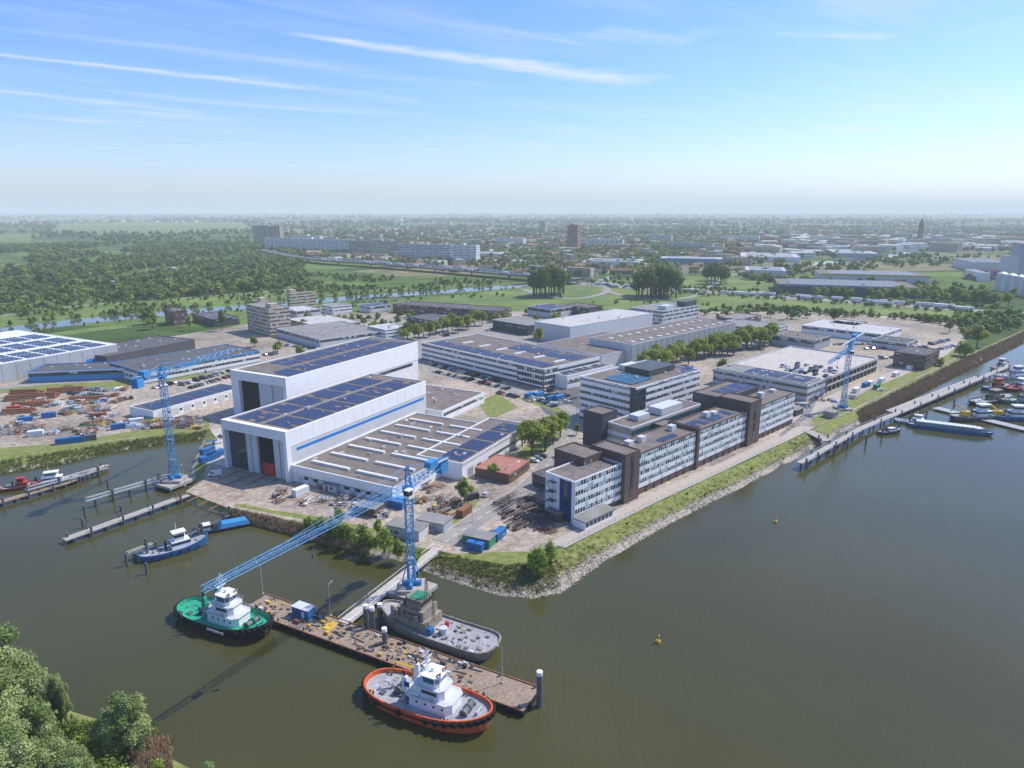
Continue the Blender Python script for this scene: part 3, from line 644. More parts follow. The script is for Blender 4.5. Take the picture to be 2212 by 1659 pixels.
wing(33,72.5,0,13,16,brick,roofb,.5,brick); wbands(33.2,72,0,4,3.2,2.6,white,blindg)
wing(72.5,74.2,-.8,13.2,17,brick,roofb)
wing(74.2,113,0,13,16,brick,roofb,.5,brick); wbands(74.4,112.5,0,4,3.2,2.6,white,blindg)
wing(113,123,-1.4,14,20,brick,roofb); a.box('stair_window',glass,117,118.6,-1.5,-1.4,2,18.5)
wing(123,T,0,13,16,brick,roofb,.5,brick); wbands(123.2,T-.3,0,4,3.2,2.6,white,blindg); wing(118,150,14,30,18,dgrey,roofb)
for s in range(0,int(T),5): 
    if not(24<s<33): a.box('ground_floor_piers',brick,s,s+.5,-.3,-.16,0,2.6)
a.Lx=T;a.Ly=13;a.h=16; solar(a,76,108,2.5,11.5,15.55); solar(a,126,150,15.5,28,17.55); solar(a,52,64,2,6,15.55)
for x in(38,46,66,92,98,130,140,152): a.box('roof_plant',lgrey,x,x+3,7,9.5,15.5,16.8+random.random())
for _ in range(26): x=random.uniform(1,158); y=random.uniform(2,11); a.cyl('roof_vents',alum,(x,y,14.5),(x,y,16.6),.2)
wing(60,112,22,34,15,beige,roofb,.5,white)
for i in range(4): a.box('link_windows',glassb,60,112,21.9,22,2+i*3.2,4+i*3.2); a.box('link_walls_left',white,59.8,60,22,34,.5+i*3.2,2+i*3.2)
wing(74,84,13,22,14,dgrey,roofb); wing(56,66,34,44,19,dgrey,roofb); a.box('roof_plant',lgrey,84,100,24,31,14.6,17.6); a.box('roof_plant',lgrey,70,78,26,31,14.6,16.8)
a.box('pavilion_walls',white,-1,14,-5.5,-.3,0,2.8); a.box('pavilion_roof',roofg,-1.5,14.5,-6,-.3,2.8,3.2)
for s in range(0,14,2): a.box('pavilion_windows',glass,s-.6,s+.9,-5.56,-5.5,.9,2.4)
a.build()
# parking deck building
a=shell('parking_deck_building',(1745,832),(1922,776),(1538,797),9,TB,lgrey,lconc,.9,lgrey); Lx,Ly=a.Lx,a.Ly
bands(a,'L',0,Ly,.5,2,3.9,.5,lgrey,1.8,.2); bands(a,'R',0,24,.5,2,3.9,.5,lgrey,1.8,.2)
sb(a,'deck_shade_panel',black,'R',24,Lx-1,0,.05,.4,3.6); sb(a,'deck_shade_panel',black,'R',24,Lx-1,0,.05,4.6,7.6); sb(a,'deck_edge',lconc,'R',24,Lx,0,.4,3.6,4.6); sb(a,'deck_edge',lconc,'R',24,Lx,0,.4,7.6,9)  # black sheets between slabs paint the shade inside the decks
for s in range(26,int(Lx),6): sb(a,'deck_columns',conc,'R',s,s+.5,.05,.35,0,8)
for s in range(28,int(Lx),5):
    if s%3: a.box('bay_markings',linem,s,s+.12,2,8,8.16,8.17); a.box('bay_markings',linem,s,s+.12,20,30,8.16,8.17)
a.box('office_roof',roofg,1,20,1,Ly-1,8.2,9.3); solar(a,3,18,3,Ly-16,9.3)
for _ in range(8): x=random.uniform(2,18);y=random.uniform(3,Ly-4); a.box('roof_vents',alum,x,x+1.5,y,y+1.2,9.3,10.2)
pk=(a.loc[0],a.loc[1],a.ang,Lx,Ly)
a.build()
# grey halls
a=shell('grey_industrial_hall',(1365,744),(1578,694),(1273,729),13.6,TB,grey,roofb,.4,lgrey); Lx,Ly=a.Lx,a.Ly
for k in range(12): a.box('skylights',skyl,8+k*10.5,11+k*10.5,5,8,13.2,13.7); a.box('skylights',skyl,8+k*10.5,11+k*10.5,Ly-13,Ly-10,13.2,13.7)
sb(a,'pale_end',lgrey,'L',0,Ly,0,.15,0,13.4)
s=0
while s<Lx: sb(a,'panel_joints',dgrey,'R',s,s+.12,0,.1,0,13.4); s+=7
for k in range(5): sb(a,'roller_doors',navy,'R',60+k*14,64+k*14,0,.12,0,5)
vents(a,14); a.build()
a=shell('grey_industrial_hall',(1300,768),(1420,735),(1185,738),9,TB,lgrey,roofb,.4,lgrey); vents(a,10); a.build()
a=shell('grey_industrial_hall',(1232,706),(1388,673),(1180,690),14,TB,lgrey,roofl,.4,lgrey); vents(a,8); a.build()
a=shell('dark_workshop',(1140,702),(1182,693),(1062,690),9,TB,dgrey,roofg,.4,lgrey); bands(a,'L',1,a.Ly-1,3.5,1,3,.4,dgrey,2); a.build()
a=shell('office_block',(1432,672),(1550,663),(1387,660),15,TB,grey,roofg,.5,lgrey); bands(a,'L',0,a.Ly,1,4,3.3,.45,lgrey,2); bands(a,'R',0,a.Lx,1,4,3.3,.45,brick2,2); a.box('penthouse',lgrey,10,22,4,12,14,18); a.box('plant_room',dgrey,40,56,3,12,14,19); vents(a,8); a.build()
# left
a=shell('solar_roof_warehouse',(-322,367),112,120,12,TA,grey,white2,.3,white,world=True); solar(a,4,108,3,30,11.75,skip=.0); solar(a,4,108,36,62,11.75,skip=0); solar(a,4,108,68,92,11.75,skip=0)
s=0
while s<112: sb(a,'panel_joints',dgrey,'R',s,s+.12,0,.06,0,11.6); s+=8
sb(a,'doors',bluem,'R',90,96,0,.1,0,5); a.build()
a=shell('quayside_store',(330,888),(505,832),(285,876),5,TA,white,roofd,.4,white); solar(a,2,a.Lx-2,1,a.Ly-1,4.65)
for s in range(3,int(a.Lx)-5,7): sb(a,'garage_doors',lgrey,'R',s,s+4,0,.08,0,3.6); sb(a,'windows',glass,'R',s+4.6,s+6,0,.08,1.6,2.8)
a.build()
def long(name,p0,p1,depth,h,wall,roof,fl=2,band=None,**k):
    x0,y0=G(*p0,h);x1,y1=G(*p1,h);ang=math.atan2(y1-y0,x1-x0); a=shell(name,(x0,y0),math.hypot(x1-x0,y1-y0),depth,h,ang,wall,roof,.5,world=True)
    if fl: bands(a,'R',0,a.Lx,.6,fl,(h-1.2)/fl,.45,band or wall,2.2); bands(a,'L',0,a.Ly,.6,fl,(h-1.2)/fl,.45,band or wall,2.2)
    vents(a,k.get('v',10)); 
    if k.get('sol'): solar(a,2,a.Lx-2,2,depth*.7,h-.45)
    if k.get('stripe'): sb(a,'blue_fascia',k['stripe'],'R',0,a.Lx,.16,.22,h-1.1,h-.3)
    a.build()
long('blue_white_office',(60,803),(300,793),22,7,bluem,roofd,1,cblue,stripe=white)
long('blue_white_office',(305,802),(560,757),40,8,bluew,roofd,2,white2,stripe=cblue,v=26)
long('low_warehouse',(230,770),(420,733),40,7,dgrey,roofd,0,v=14)
for nm,N_,R_,L_,h,w,rf,fl,fh in (('beige_office_block',(580,667),18.,(513,658),23,beige,roofg,7,3.1),('beige_office_block',(625,634),30.,(540,640),17,beige,roofg,5,3.1),('beige_office_block',(560,652),14.,(528,650),9,beige,roofg,2,3.1)):
    a=shell(nm,N_,R_,L_,h,TB,brick,rf,.5,beige); bands(a,'L',0,a.Ly,.8,fl,fh,.42,beige,1.8); bands(a,'R',0,a.Lx,.8,fl,fh,.42,beige,1.8); a.box('penthouse',beige,4,10,5,14,h-.5,h+3); a.build()
def gen(name,N_,R_,L_,h,w,rf,ang=TB,fl=1,band=None,v=8,sol=0,sk=0,stripe=None):
    a=shell(name,N_,R_,L_,h,ang,w,rf,.5,band)
    if fl:
        bands(a,'L',.5,a.Ly-.5,.6,fl,(h-1.2)/fl,.4,band or w,2.4); bands(a,'R',.5,a.Lx-.5,.6,fl,(h-1.2)/fl,.4,band or w,2.4)
    if sol: solar(a,2,a.Lx*.7,2,a.Ly-2,h-.45)
    for k in range(sk): 
        x=a.Lx*(k+.6)/(sk+.2); a.box('skylights',skyl,x,x+2,a.Ly*.1,a.Ly*.9,h-.45,h+.1)
    if stripe: sb(a,'fascia',stripe,'R',0,a.Lx,.17,.25,h-2.2,h-.2); sb(a,'fascia',stripe,'L',0,a.Ly,.17,.25,h-2.2,h-.2)
    vents(a,v); a.build()
gen('light_industrial_unit',(690,733),(795,705),(588,710),7,lgrey,roofg,v=24,sol=0)
gen('light_industrial_unit',(690,705),(760,690),(600,690),6,beige,roofl,v=10)
gen('white_office',(832,712),(866,702),(803,703),9,white2,roofl,fl=3,band=white)
gen('light_industrial_unit',(460,690),(500,680),(430,676),7,dgrey,roofd)
gen('brick_office',(372,672),(400,668),(343,668),13,brick2,roofd,fl=4,band=brick2)
gen('light_industrial_unit',(718,662),(745,655),(690,658),8,white2,roofg,fl=2)
gen('light_industrial_unit',(800,662),(830,655),(765,658),7,lgrey,roofd,sol=1)
gen('long_brick_office',(1075,672),30.,(830,660),9,brick,roofd,ang=TB+.35,fl=2,band=brick2,v=10)
gen('light_industrial_unit',(940,694),(985,684),(868,684),7,dgrey,roofd,sol=0)
gen('solar_roof_unit',(1190,668),(1225,660),(1148,660),9,lgrey,roofd,fl=1,sol=1)
gen('light_industrial_unit',(1268,665),(1302,660),(1225,657),9,brick,tile2,fl=1)
gen('light_industrial_unit',(1660,712),(1690,700),(1580,690),7,lgrey,roofg,fl=2)
gen('light_industrial_unit',(1760,735),(1795,725),(1686,718),8,grey,roofb)
gen('white_showroom',(1905,722),(2020,715),(1740,700),7,white2,roofl,fl=1,band=white,v=14)
gen('light_industrial_unit',(1960,742),(2000,735),(1875,735),6,lgrey,roofd)
gen('brick_house_block',(2000,768),(2035,755),(1960,748),10,brick,roofd,fl=3,band=brick)
gen('light_industrial_unit',(1600,690),(1640,680),(1560,682),7,brick,roofg)
gen('light_industrial_unit',(1850,702),(1900,698),(1800,694),7,brick2,roofl,fl=2)
gen('light_industrial_unit',(640,672),(680,664),(612,664),7,lgrey,roofl,fl=1)
for nm,N_,R_,L_,h,w,rf,st in (('distribution_warehouse',(1990,622),(2120,612),(1672,600),12,dgrey,roofb,bluew),('distribution_warehouse',(2010,596),(2090,590),(1752,576),12,lgrey,roofb,yellow),
 ('logistics_hall',(1560,560),(1580,556),(1440,548),14,bluew,roofl,bluew),('logistics_hall',(1700,585),(1740,578),(1610,578),10,lgrey,roofl,None),('logistics_hall',(1730,556),(1800,548),(1600,548),10,white2,roofl,None),
 ('logistics_hall',(1380,566),(1420,560),(1270,560),9,white2,roofl,None),('logistics_hall',(2190,568),(2260,560),(2020,548),16,lgrey,roofg,None),('logistics_hall',(1900,548),(1960,540),(1790,540),10,grey,roofl,None),
 ('logistics_hall',(2140,590),(2212,584),(2080,580),12,white2,roofl,None),('logistics_hall',(1080,548),(1140,545),(980,545),10,white2,roofl,None),('logistics_hall',(1830,530),(1870,528),(1700,526),10,white2,roofg,None),('logistics_hall',(2150,532),(2212,530),(2040,527),10,lgrey,roofl,None)):
    gen(nm,N_,R_,L_,h,w,rf,TB+.5,fl=0,v=10,sk=8,stripe=st)
a=Asm('storage_silos'); 
for k in range(5):
    x,y=G(2160+k*19,628+k*4); a.cyl('silo_tanks',lgrey,(x,y,0),(x,y,22),6.2,n=20); a.cyl('silo_caps',alum,(x,y,22),(x,y,24),6.3,2,n=20)
a.build()
a=Asm('grain_elevator_building'); x,y=G(2212,600); a.box('tower',grey,x-12,x+20,y,y+20,0,52); a.box('annex',lgrey,x-30,x-12,y,y+16,0,34); a.build()
a=Asm('distant_container_stack')
for k in range(70):
    x,y=G(random.uniform(2080,2190),random.uniform(592,606)); h=random.randint(1,3)*2.6; a.box('containers_%d'%(k%3),(red,bluec,rust)[k%3],x,x+12,y,y+2.5,0,h)
a.build()
for N_,R_,L_,h,w,bd in (((603,488),16.,(556,487),56,brick,beige),((760,518),14.,(655,510),32,beige,white),((690,510),14.,(652,508),36,beige,white),((885,522),14.,(787,517),34,beige,beige),((1028,530),16.,(978,528),36,beige,white),((978,529),16.,(886,524),34,lgrey,lgrey),
 ((1248,486),24.,(1221,486),64,brick2,roofr),((1178,477),22.,(1163,477),58,beige,beige),((1345,518),16.,(1230,516),20,brick2,white),((655,518),14.,(612,516),24,beige,beige),((1540,526),20.,(1440,524),18,beige,lgrey),((1425,461),20.,(1418,461),60,grey,grey),((1640,510),20.,(1560,510),20,beige,white),
 ((1130,515),20.,(1085,513),22,white2,white),((1450,508),20.,(1400,507),24,beige,lgrey),((820,505),20.,(770,504),24,beige,beige),((1800,512),20.,(1750,511),18,white2,white),((2060,512),20.,(2010,511),20,lgrey,lgrey)):
    a=shell('apartment_block',N_,R_,L_,h,TB+.35,w,roofg,.8,bd); fl=max(3,int(h/3.2))
    bands(a,'L',0,a.Ly,.8,fl,(h-1.6)/fl,.36,bd,6,.3); bands(a,'R',0,a.Lx,.8,fl,(h-1.6)/fl,.36,bd,6,.3); a.box('lift_house',bd,3,9,a.Ly*.45,a.Ly*.45+6,h-.8,h+3.5)
    for q in range(int(a.Ly/14)): sb(a,'stair_towers',w,'L',q*14+3,q*14+5,.16,.6,0,h)
    a.build()
a=Asm('church_tower',*G(1986,520),0,.3); a.box('tower',brick,-6,6,-6,6,0,55); a.prism('spire',roofd,[(-6,-6),(6,-6),(6,6),(-6,6)],55,75,.1); a.box('belfry_windows',black,-6.1,6.1,-2,2,40,50); a.build()
def house(name,l,w,h,rh,wm_,rm):
    vs=[(-l/2,-w/2,0),(l/2,-w/2,0),(l/2,w/2,0),(-l/2,w/2,0),(-l/2,-w/2,h),(l/2,-w/2,h),(l/2,w/2,h),(-l/2,w/2,h),(-l/2,0,h+rh),(l/2,0,h+rh)]
    fs=[(0,1,5,4),(2,3,7,6),(1,2,6,9,5),(3,0,4,8,7),(4,5,9,8),(6,7,8,9)]
    o=len(vs)
    for s in(-1,1):
        k=-l/2+1
        while k<l/2-1:
            z=1
            while z<h-1.2:
                vs+=[(k,s*(w/2+.03),z),(k+1.4,s*(w/2+.03),z),(k+1.4,s*(w/2+.03),z+1.3),(k,s*(w/2+.03),z+1.3)]; fs.append((o,o+1,o+2,o+3)); o+=4; z+=2.8
            k+=2.8
    me=bpy.data.meshes.new(name); me.from_pydata(vs,[],fs)
    for m in(wm_,rm,glass): me.materials.append(m)
    for i,p in enumerate(me.polygons): p.material_index=1 if i in(4,5) else (2 if i>5 else 0)
    return me
HS=[house('row_house',36,9,6,3.5,brick2,tile),house('row_house',28,9,6,3.5,beige,tile2),house('flat_block',44,13,14,.6,beige,roofg),house('shed',30,18,7,1.0,white2,roofl)]
def town(pxs,n,s0=.9,s1=1.2,w=(3,3,2,1)):
    P=clear(sample([G(*p) for p in pxs],n)); i=0
    for me,k in zip(HS,w):
        c=int(len(P)*k/sum(w)); Q=P[i:i+c]; i+=c
        if Q: instancer('distant_houses',[(x,y,0) for x,y in Q],[random.uniform(s0,s1) for _ in Q],me,'row_house')
town([(620,560),(1100,598),(1300,600),(1650,570),(1650,512),(620,512)],800,.8,1.1,(3,3,1,1.5))
town([(560,512),(2200,512),(2200,495),(560,495)],520,1,1.4,(2,3,1.5,1.5))
town([(1650,560),(2212,540),(2212,512),(1650,512)],260,1,1.8,(1,1,1,4))
town([(0,495),(2212,495),(2212,475),(0,475)],320,1.2,2.2,(2,2,2,2))
town([(60,650),(560,630),(600,560),(100,560)],50,.4,.6,(0,2,0,1))
# ---------------------------------------------------------------- vehicles
carm=bpy.data.materials.new('car_paint'); carm.use_nodes=True; nt=carm.node_tree; b=nt.nodes['Principled BSDF']; b.inputs['Roughness'].default_value=.25
oi=nt.nodes.new('ShaderNodeObjectInfo'); r=nt.nodes.new('ShaderNodeValToRGB'); r.color_ramp.interpolation='CONSTANT'; e=r.color_ramp.elements; e[0].color=(.03,.03,.035,1); e[1].position=.25; e[1].color=(.2,.21,.23,1)
for p,c in((.42,(.6,.61,.62)),(.62,(.02,.05,.13)),(.72,(.012,.012,.013)),(.85,(.3,.02,.02)),(.9,(.45,.46,.46))): x=e.new(p); x.color=(*c,1)
nt.links.new(oi.outputs['Random'],r.inputs[0]); nt.links.new(r.outputs[0],b.inputs['Base Color'])
def joinmesh(name,a):
    me=bpy.data.meshes.new(name); V=[];Fc=[];mi=[]
    for i,(k,(vs,fs,m)) in enumerate(a.parts.items()):
        o=len(V);V+=vs;Fc+=[tuple(j+o for j in f) for f in fs];mi+=[i]*len(fs);me.materials.append(m)
    me.from_pydata(V,[],Fc)
    for i,p in enumerate(me.polygons): p.material_index=mi[i]
    return me
def vmesh(name,kind):
    a=Asm('v')
    if kind=='car': prof=[(-2.15,.3),(-2.15,.85),(-1.9,.95),(-1.5,1.42),(.35,1.45),(1.1,.95),(2.0,.8),(2.15,.6),(2.15,.3)]; W=.88
    else: prof=[(-2.5,.35),(-2.5,2.05),(-2.3,2.15),(1.3,2.15),(1.95,1.2),(2.5,1.0),(2.55,.35)]; W=.95
    n=len(prof); vs=[]
    for s in(-1,1):
        for x,z in prof: vs.append((x,s*W*(1 if z<1 else .86),z))
    a.add('body',carm,vs,[tuple(range(n)),tuple(range(2*n-1,n-1,-1))]+[(i,(i+1)%n,n+(i+1)%n,n+i) for i in range(n)])
    if kind=='car':
        for s in(-1,1): a.add('glass',glass,[(-1.65,s*.86,.98),(.85,s*.86,.98),(.3,s*.80,1.36),(-1.35,s*.80,1.36)],[(0,1,2,3)])
        a.add('glass',glass,[(.42,-.7,1.43),(.42,.7,1.43),(1.08,.78,1.0),(1.08,-.78,1.0)],[(0,1,2,3)]); a.add('glass',glass,[(-1.54,-.7,1.41),(-1.54,.7,1.41),(-1.93,.76,.97),(-1.93,-.76,.97)],[(0,1,2,3)])
        wx=(-1.35,1.35)
    else:
        a.add('glass',glass,[(1.36,-.75,2.1),(1.36,.75,2.1),(1.98,.85,1.25),(1.98,-.85,1.25)],[(0,1,2,3)])
        for s in(-1,1): a.add('glass',glass,[(.3,s*.93,1.25),(1.6,s*.93,1.25),(1.25,s*.86,1.95),(.3,s*.86,1.95)],[(0,1,2,3)])
        wx=(-1.6,1.6)
    for x in wx:
        for s in(-1,1): a.cyl('w',black,(x,s*(W-.2),.33),(x,s*(W+.03),.33),.33,n=12)
    return joinmesh(name,a)
carM=vmesh('car','car'); vanM=vmesh('van','van')
def truckmesh():
    a=Asm('v'); a.box('t',white2,-8,4,-1.25,1.25,1.1,4); a.prism('c',carm,[(4.6,-1.2),(6.9,-1.2),(6.9,1.2),(4.6,1.2)],.5,3.3,.96,(5.4,0)); a.box('g',glass,6.6,6.93,-1.05,1.05,1.9,2.8); a.box('f',steel,-7.5,6,-.5,.5,.6,1.1)
    for x in(-6.8,-5.5,-4.2,3.9,5.8):
        for s in(-1,1): a.cyl('w',black,(x,s*.9,.5),(x,s*1.2,.5),.5,n=12)
    return joinmesh('truck',a)
truckM=truckmesh()
def car(x,y,z,ang,me=None):
    me=me or (vanM if random.random()<.12 else carM)
    put('parked_car' if me is carM else('parked_van' if me is vanM else 'truck'),me,x,y,z,1,rot=ang+(math.pi if random.random()<.5 else 0))
def row(p0,p1,fill=.85,z=.05,perp=True,sp=2.7):
    x0,y0=G(*p0,z);x1,y1=G(*p1,z);L_=math.hypot(x1-x0,y1-y0);n=int(L_/sp);a=math.atan2(y1-y0,x1-x0)
    for i in range(n):
        if random.random()<fill:
            f=(i+.5)/n; car(x0+(x1-x0)*f,y0+(y1-y0)*f,z,a+(math.pi/2 if perp else 0)+random.uniform(-.04,.04))
for q in (((390,833),(505,800)),((400,842),(505,812)),((140,838),(235,845)),((150,850),(230,858)),((925,800),(1100,842)),((930,788),(1080,825)),((1145,858),(1200,880)),((1165,850),(1235,872)),((1185,845),(1250,865)),((600,745),(690,755)),((700,745),(780,728)),((560,770),(600,762)),((330,840),(380,828)),((250,866),(290,860)),((300,905),(330,898)),
  ((1270,800),(1290,795)),((1530,855),(1600,845)),((1300,935),(1340,925)),((1760,775),(1800,765)),((1800,745),(1960,742)),((1860,755),(1940,752)),((1900,775),(1990,770)),((2010,745),(2050,735)),((1640,720),(1720,735)),((760,655),(860,650)),((770,646),(900,640)),((1170,930),(1200,920)),((1150,1000),(1175,985)),((1100,705),(1050,715)),((940,720),(1000,735)),((1600,728),(1680,738)),((1560,760),(1640,752)),((2030,755),(2060,748)),((1960,760),(2000,752)),((1060,845),(1120,860)),((1640,868),(1700,878))):
    row(*q)
x0,y0,ag,Lx,Ly=pk
for rr_ in range(4):
    for i in range(9):
        if random.random()<.62:
            lx=30+rr_*7+random.uniform(-.3,.3); ly=3+i*2.8+(rr_%2)*6; car(x0+math.cos(ag)*lx-math.sin(ag)*ly,y0+math.sin(ag)*lx+math.cos(ag)*ly,8.2,ag)
car(*G(1020,1079),.05,.5,vanM); car(*G(465,1028),.05,.2,vanM); car(*G(1050,1071),.05,1.2)
H=smooth(hw,12)
for i in range(2,len(H)-3):
    for ln in(-8,-4.5,4.5,8):
        if random.random()<.42:
            (xa,ya),(xb,yb)=H[i],H[i+1]; f=random.random(); l=math.hypot(xb-xa,yb-ya); nx,ny=-(yb-ya)/l,(xb-xa)/l
            z=7.52 if i<60 else .33; 
            if 56<i<62: continue
            m_=truckM if random.random()<.3 else carM
            put('truck' if m_ is truckM else 'car',m_,xa+(xb-xa)*f+nx*ln,ya+(yb-ya)*f+ny*ln,z,1,rot=math.atan2(yb-ya,xb-xa)+(math.pi if ln<0 else 0))
# ---------------------------------------------------------------- cranes
def tower_crane(base,z0,hm,tip,tail,apex,name='tower_crane'):
    a=Asm(name,base[0],base[1],0,0); bx,by=base
    a.box('base_frame',cblue,-2.6,2.6,-.5,.5,z0,z0+1.2); a.box('base_frame',cblue,-.5,.5,-2.6,2.6,z0,z0+1.15); a.box('platform',conc,-3.5,3.5,-3.5,3.5,z0-1,z0)
    for s in(-1,1):
        for t in(-1,1): a.beam('base_struts',cblue,(s*2.6*(t>0),s*2.6*(t<0),z0+1),(s*.9,t*.9*(1 if s>0 else -1),z0+7),.22)
    lattice(a,'mast',cblue,(0,0,z0+1),(0,0,hm),1.9,2.1,.19)
    a.cyl('ladder',alum,(.3,0,z0+1),(.3,0,hm),.12,n=4)
    for z in range(int(z0)+8,int(hm),8): a.box('landings',alum,-.8,.8,-.8,.8,z,z+.1)
    a.cyl('slewing_ring',cblue,(0,0,hm-.3),(0,0,hm+1),1.6,n=16)
    T=Vector((tip[0]-bx,tip[1]-by,hm+1.6)); C=Vector((tail[0]-bx,tail[1]-by,hm+1.6)); d=Vector((T.x,T.y,0)).normalized(); side=Vector((-d.y,d.x,0))
    lattice(a,'jib',cblue,Vector((0,0,hm+1.8))+d*1,T,1.7,2.2,.12,1.1)
    lattice(a,'counter_jib',cblue,Vector((0,0,hm+1.6)),C,1.9,2.2,.18)
    top=Vector((0,0,hm+apex)); lattice(a,'tower_head',cblue,(0,0,hm+1),top,1.7,1.8,.18,.5)
    for f in(.35,.72):
        p=Vector((0,0,hm+2.6))*(1-f)+Vector((T.x,T.y,hm+2.4))*f; a.beam('pendant_bars',cblue,top,p,.09)
    a.beam('pendant_bars',cblue,top,C*.85+Vector((0,0,(hm+2)*.15)),.09)
    e=C*.88; 
    def obox(part,m,c,l,w,h):
        vs=[]
        for z in(-h/2,h/2):
            for sx,sy in((-1,-1),(1,-1),(1,1),(-1,1)): vs.append(tuple(c+d*sx*l/2+side*sy*w/2+Vector((0,0,z))))
        a.add(part,m,vs,[(0,3,2,1),(4,5,6,7),(0,1,5,4),(1,2,6,5),(2,3,7,6),(3,0,4,7)])
    obox('counterweight',cblue,Vector((e.x,e.y,hm+.4)),3.2,2.6,3.4); obox('machinery_house',cblue,Vector((C.x*.6,C.y*.6,hm+3)),3.5,2.2,2.2)
    c=d*1.8+side*1.7; obox('cab',wpaint,Vector((c.x,c.y,hm+.2)),2.2,1.7,2.3); obox('cab_windows',glass,Vector((c.x,c.y,hm+.5))+d*.35,1.7,1.76,1.2)
    obox('walkway',alum,Vector((C.x*.5,C.y*.5,hm+2.7)),Vector((C.x,C.y)).length*.9,1.0,.08)
    tr=Vector((T.x,T.y,0))*.55; obox('trolley',steel,Vector((tr.x,tr.y,hm+.8)),2,1.4,.5); a.cyl('hoist_rope',steel,(tr.x,tr.y,hm+.7),(tr.x,tr.y,hm-3),.06,n=4); a.cyl('hook_block',steel,(tr.x,tr.y,hm-4.2),(tr.x,tr.y,hm-3),.4,.25)
    a.build()
cA=G(890,1270)
tower_crane(cA,1,28.5,G(437,1275,30),G(962,993,30),7)
cB=G(378,1035,0); hB=HT(378,1035,815); tower_crane(cB,0.5,hB,G(505,752,hB+2),G(288,820,hB+2),5)
cC=G(1820,884); hC=30; tower_crane(cC,1,hC,G(1789,783,hC+2),G(1850,718,hC+2),6)
a=Asm('crane_dolphin',cA[0],cA[1],0,TA); a.box('cap',conc,-5,5,-5,5,-1.2,-.05)
for s in(-4,0,4):
    for t in(-4,0,4): a.cyl('piles',steel,(s,t,-6),(s,t,-1.2),.45)
a.build()
a=Asm('crane_dolphin',cB[0],cB[1],0,TA); a.box('cap',conc,-6,6,-5,5,-1.5,-.5)
for s in(-5,5):
    for t in(-4,4): a.cyl('piles',steel,(s,t,-6),(s,t,-1.5),.6)
a.build()
# ---------------------------------------------------------------- boats
def hullring(L_,W_,sc,bowp=2.4,stp=4,n=22,sternw=.92):
    top=[];
    for i in range(n+1):
        t=-1+2*i/n; t=math.sin(t*math.pi/2)
        p=stp if t<0 else bowp; w=W_/2*max(0,1-abs(t)**p)**(.5 if t>0 else .45)
        if t<0: w*=1-(1-sternw)*t*t
        top.append((t*L_/2*sc,w*sc,t))
    return [(x,-y,t) for x,y,t in top]+[(x,y,t) for x,y,t in reversed(top[1:-1])]
def hull(a,L_,W_,fb,hm,dm,sheer=1.0,bul=.9,boot=None,bowp=2.4,stp=4,sternw=.92,bm=None,inm=None):
    lev=[(-1.0,.86,boot or hm),(.25,.95,boot or hm),(fb,1.0,hm),(fb+bul,1.005,bm or hm)]
    rings=[]
    for z,sc,_ in lev:
        R=hullring(L_,W_,sc,bowp,stp,22,sternw); rings.append([(x,y,z+(sheer*max(0,t)**2*1.0+.25*sheer*t*t if z>.5 else 0)) for x,y,t in R])
    n=len(rings[0])
    for k in range(3):
        nm=('bottom','hull','bulwark')[k]; m=lev[k+1][2] if k else (boot or hm)
        a.add(nm,m,rings[k]+rings[k+1],[(i,(i+1)%n,n+(i+1)%n,n+i) for i in range(n)])
    inner=[(x*.975,y*.95,z) for x,y,z in rings[3]]; low=[(x*.97,y*.945,z) for x,y,z in rings[2]]
    im=inm or bm or hm
    a.add('bulwark_cap',bm or hm,rings[3]+inner,[(i,(i+1)%n,n+(i+1)%n,n+i) for i in range(n)]); a.add('bulwark_inside',im,inner+low,[(i,(i+1)%n,n+(i+1)%n,n+i) for i in range(n)])
    dk=[(x,y,z+.02) for x,y,z in low]; h=n//2; fs=[]
    for i in range(h):
        q=(i,i+1,(n-i-1)%n,(n-i)%n); q=tuple(dict.fromkeys(q)); fs.append(q)
    a.add('deck',dm,dk,fs); return rings
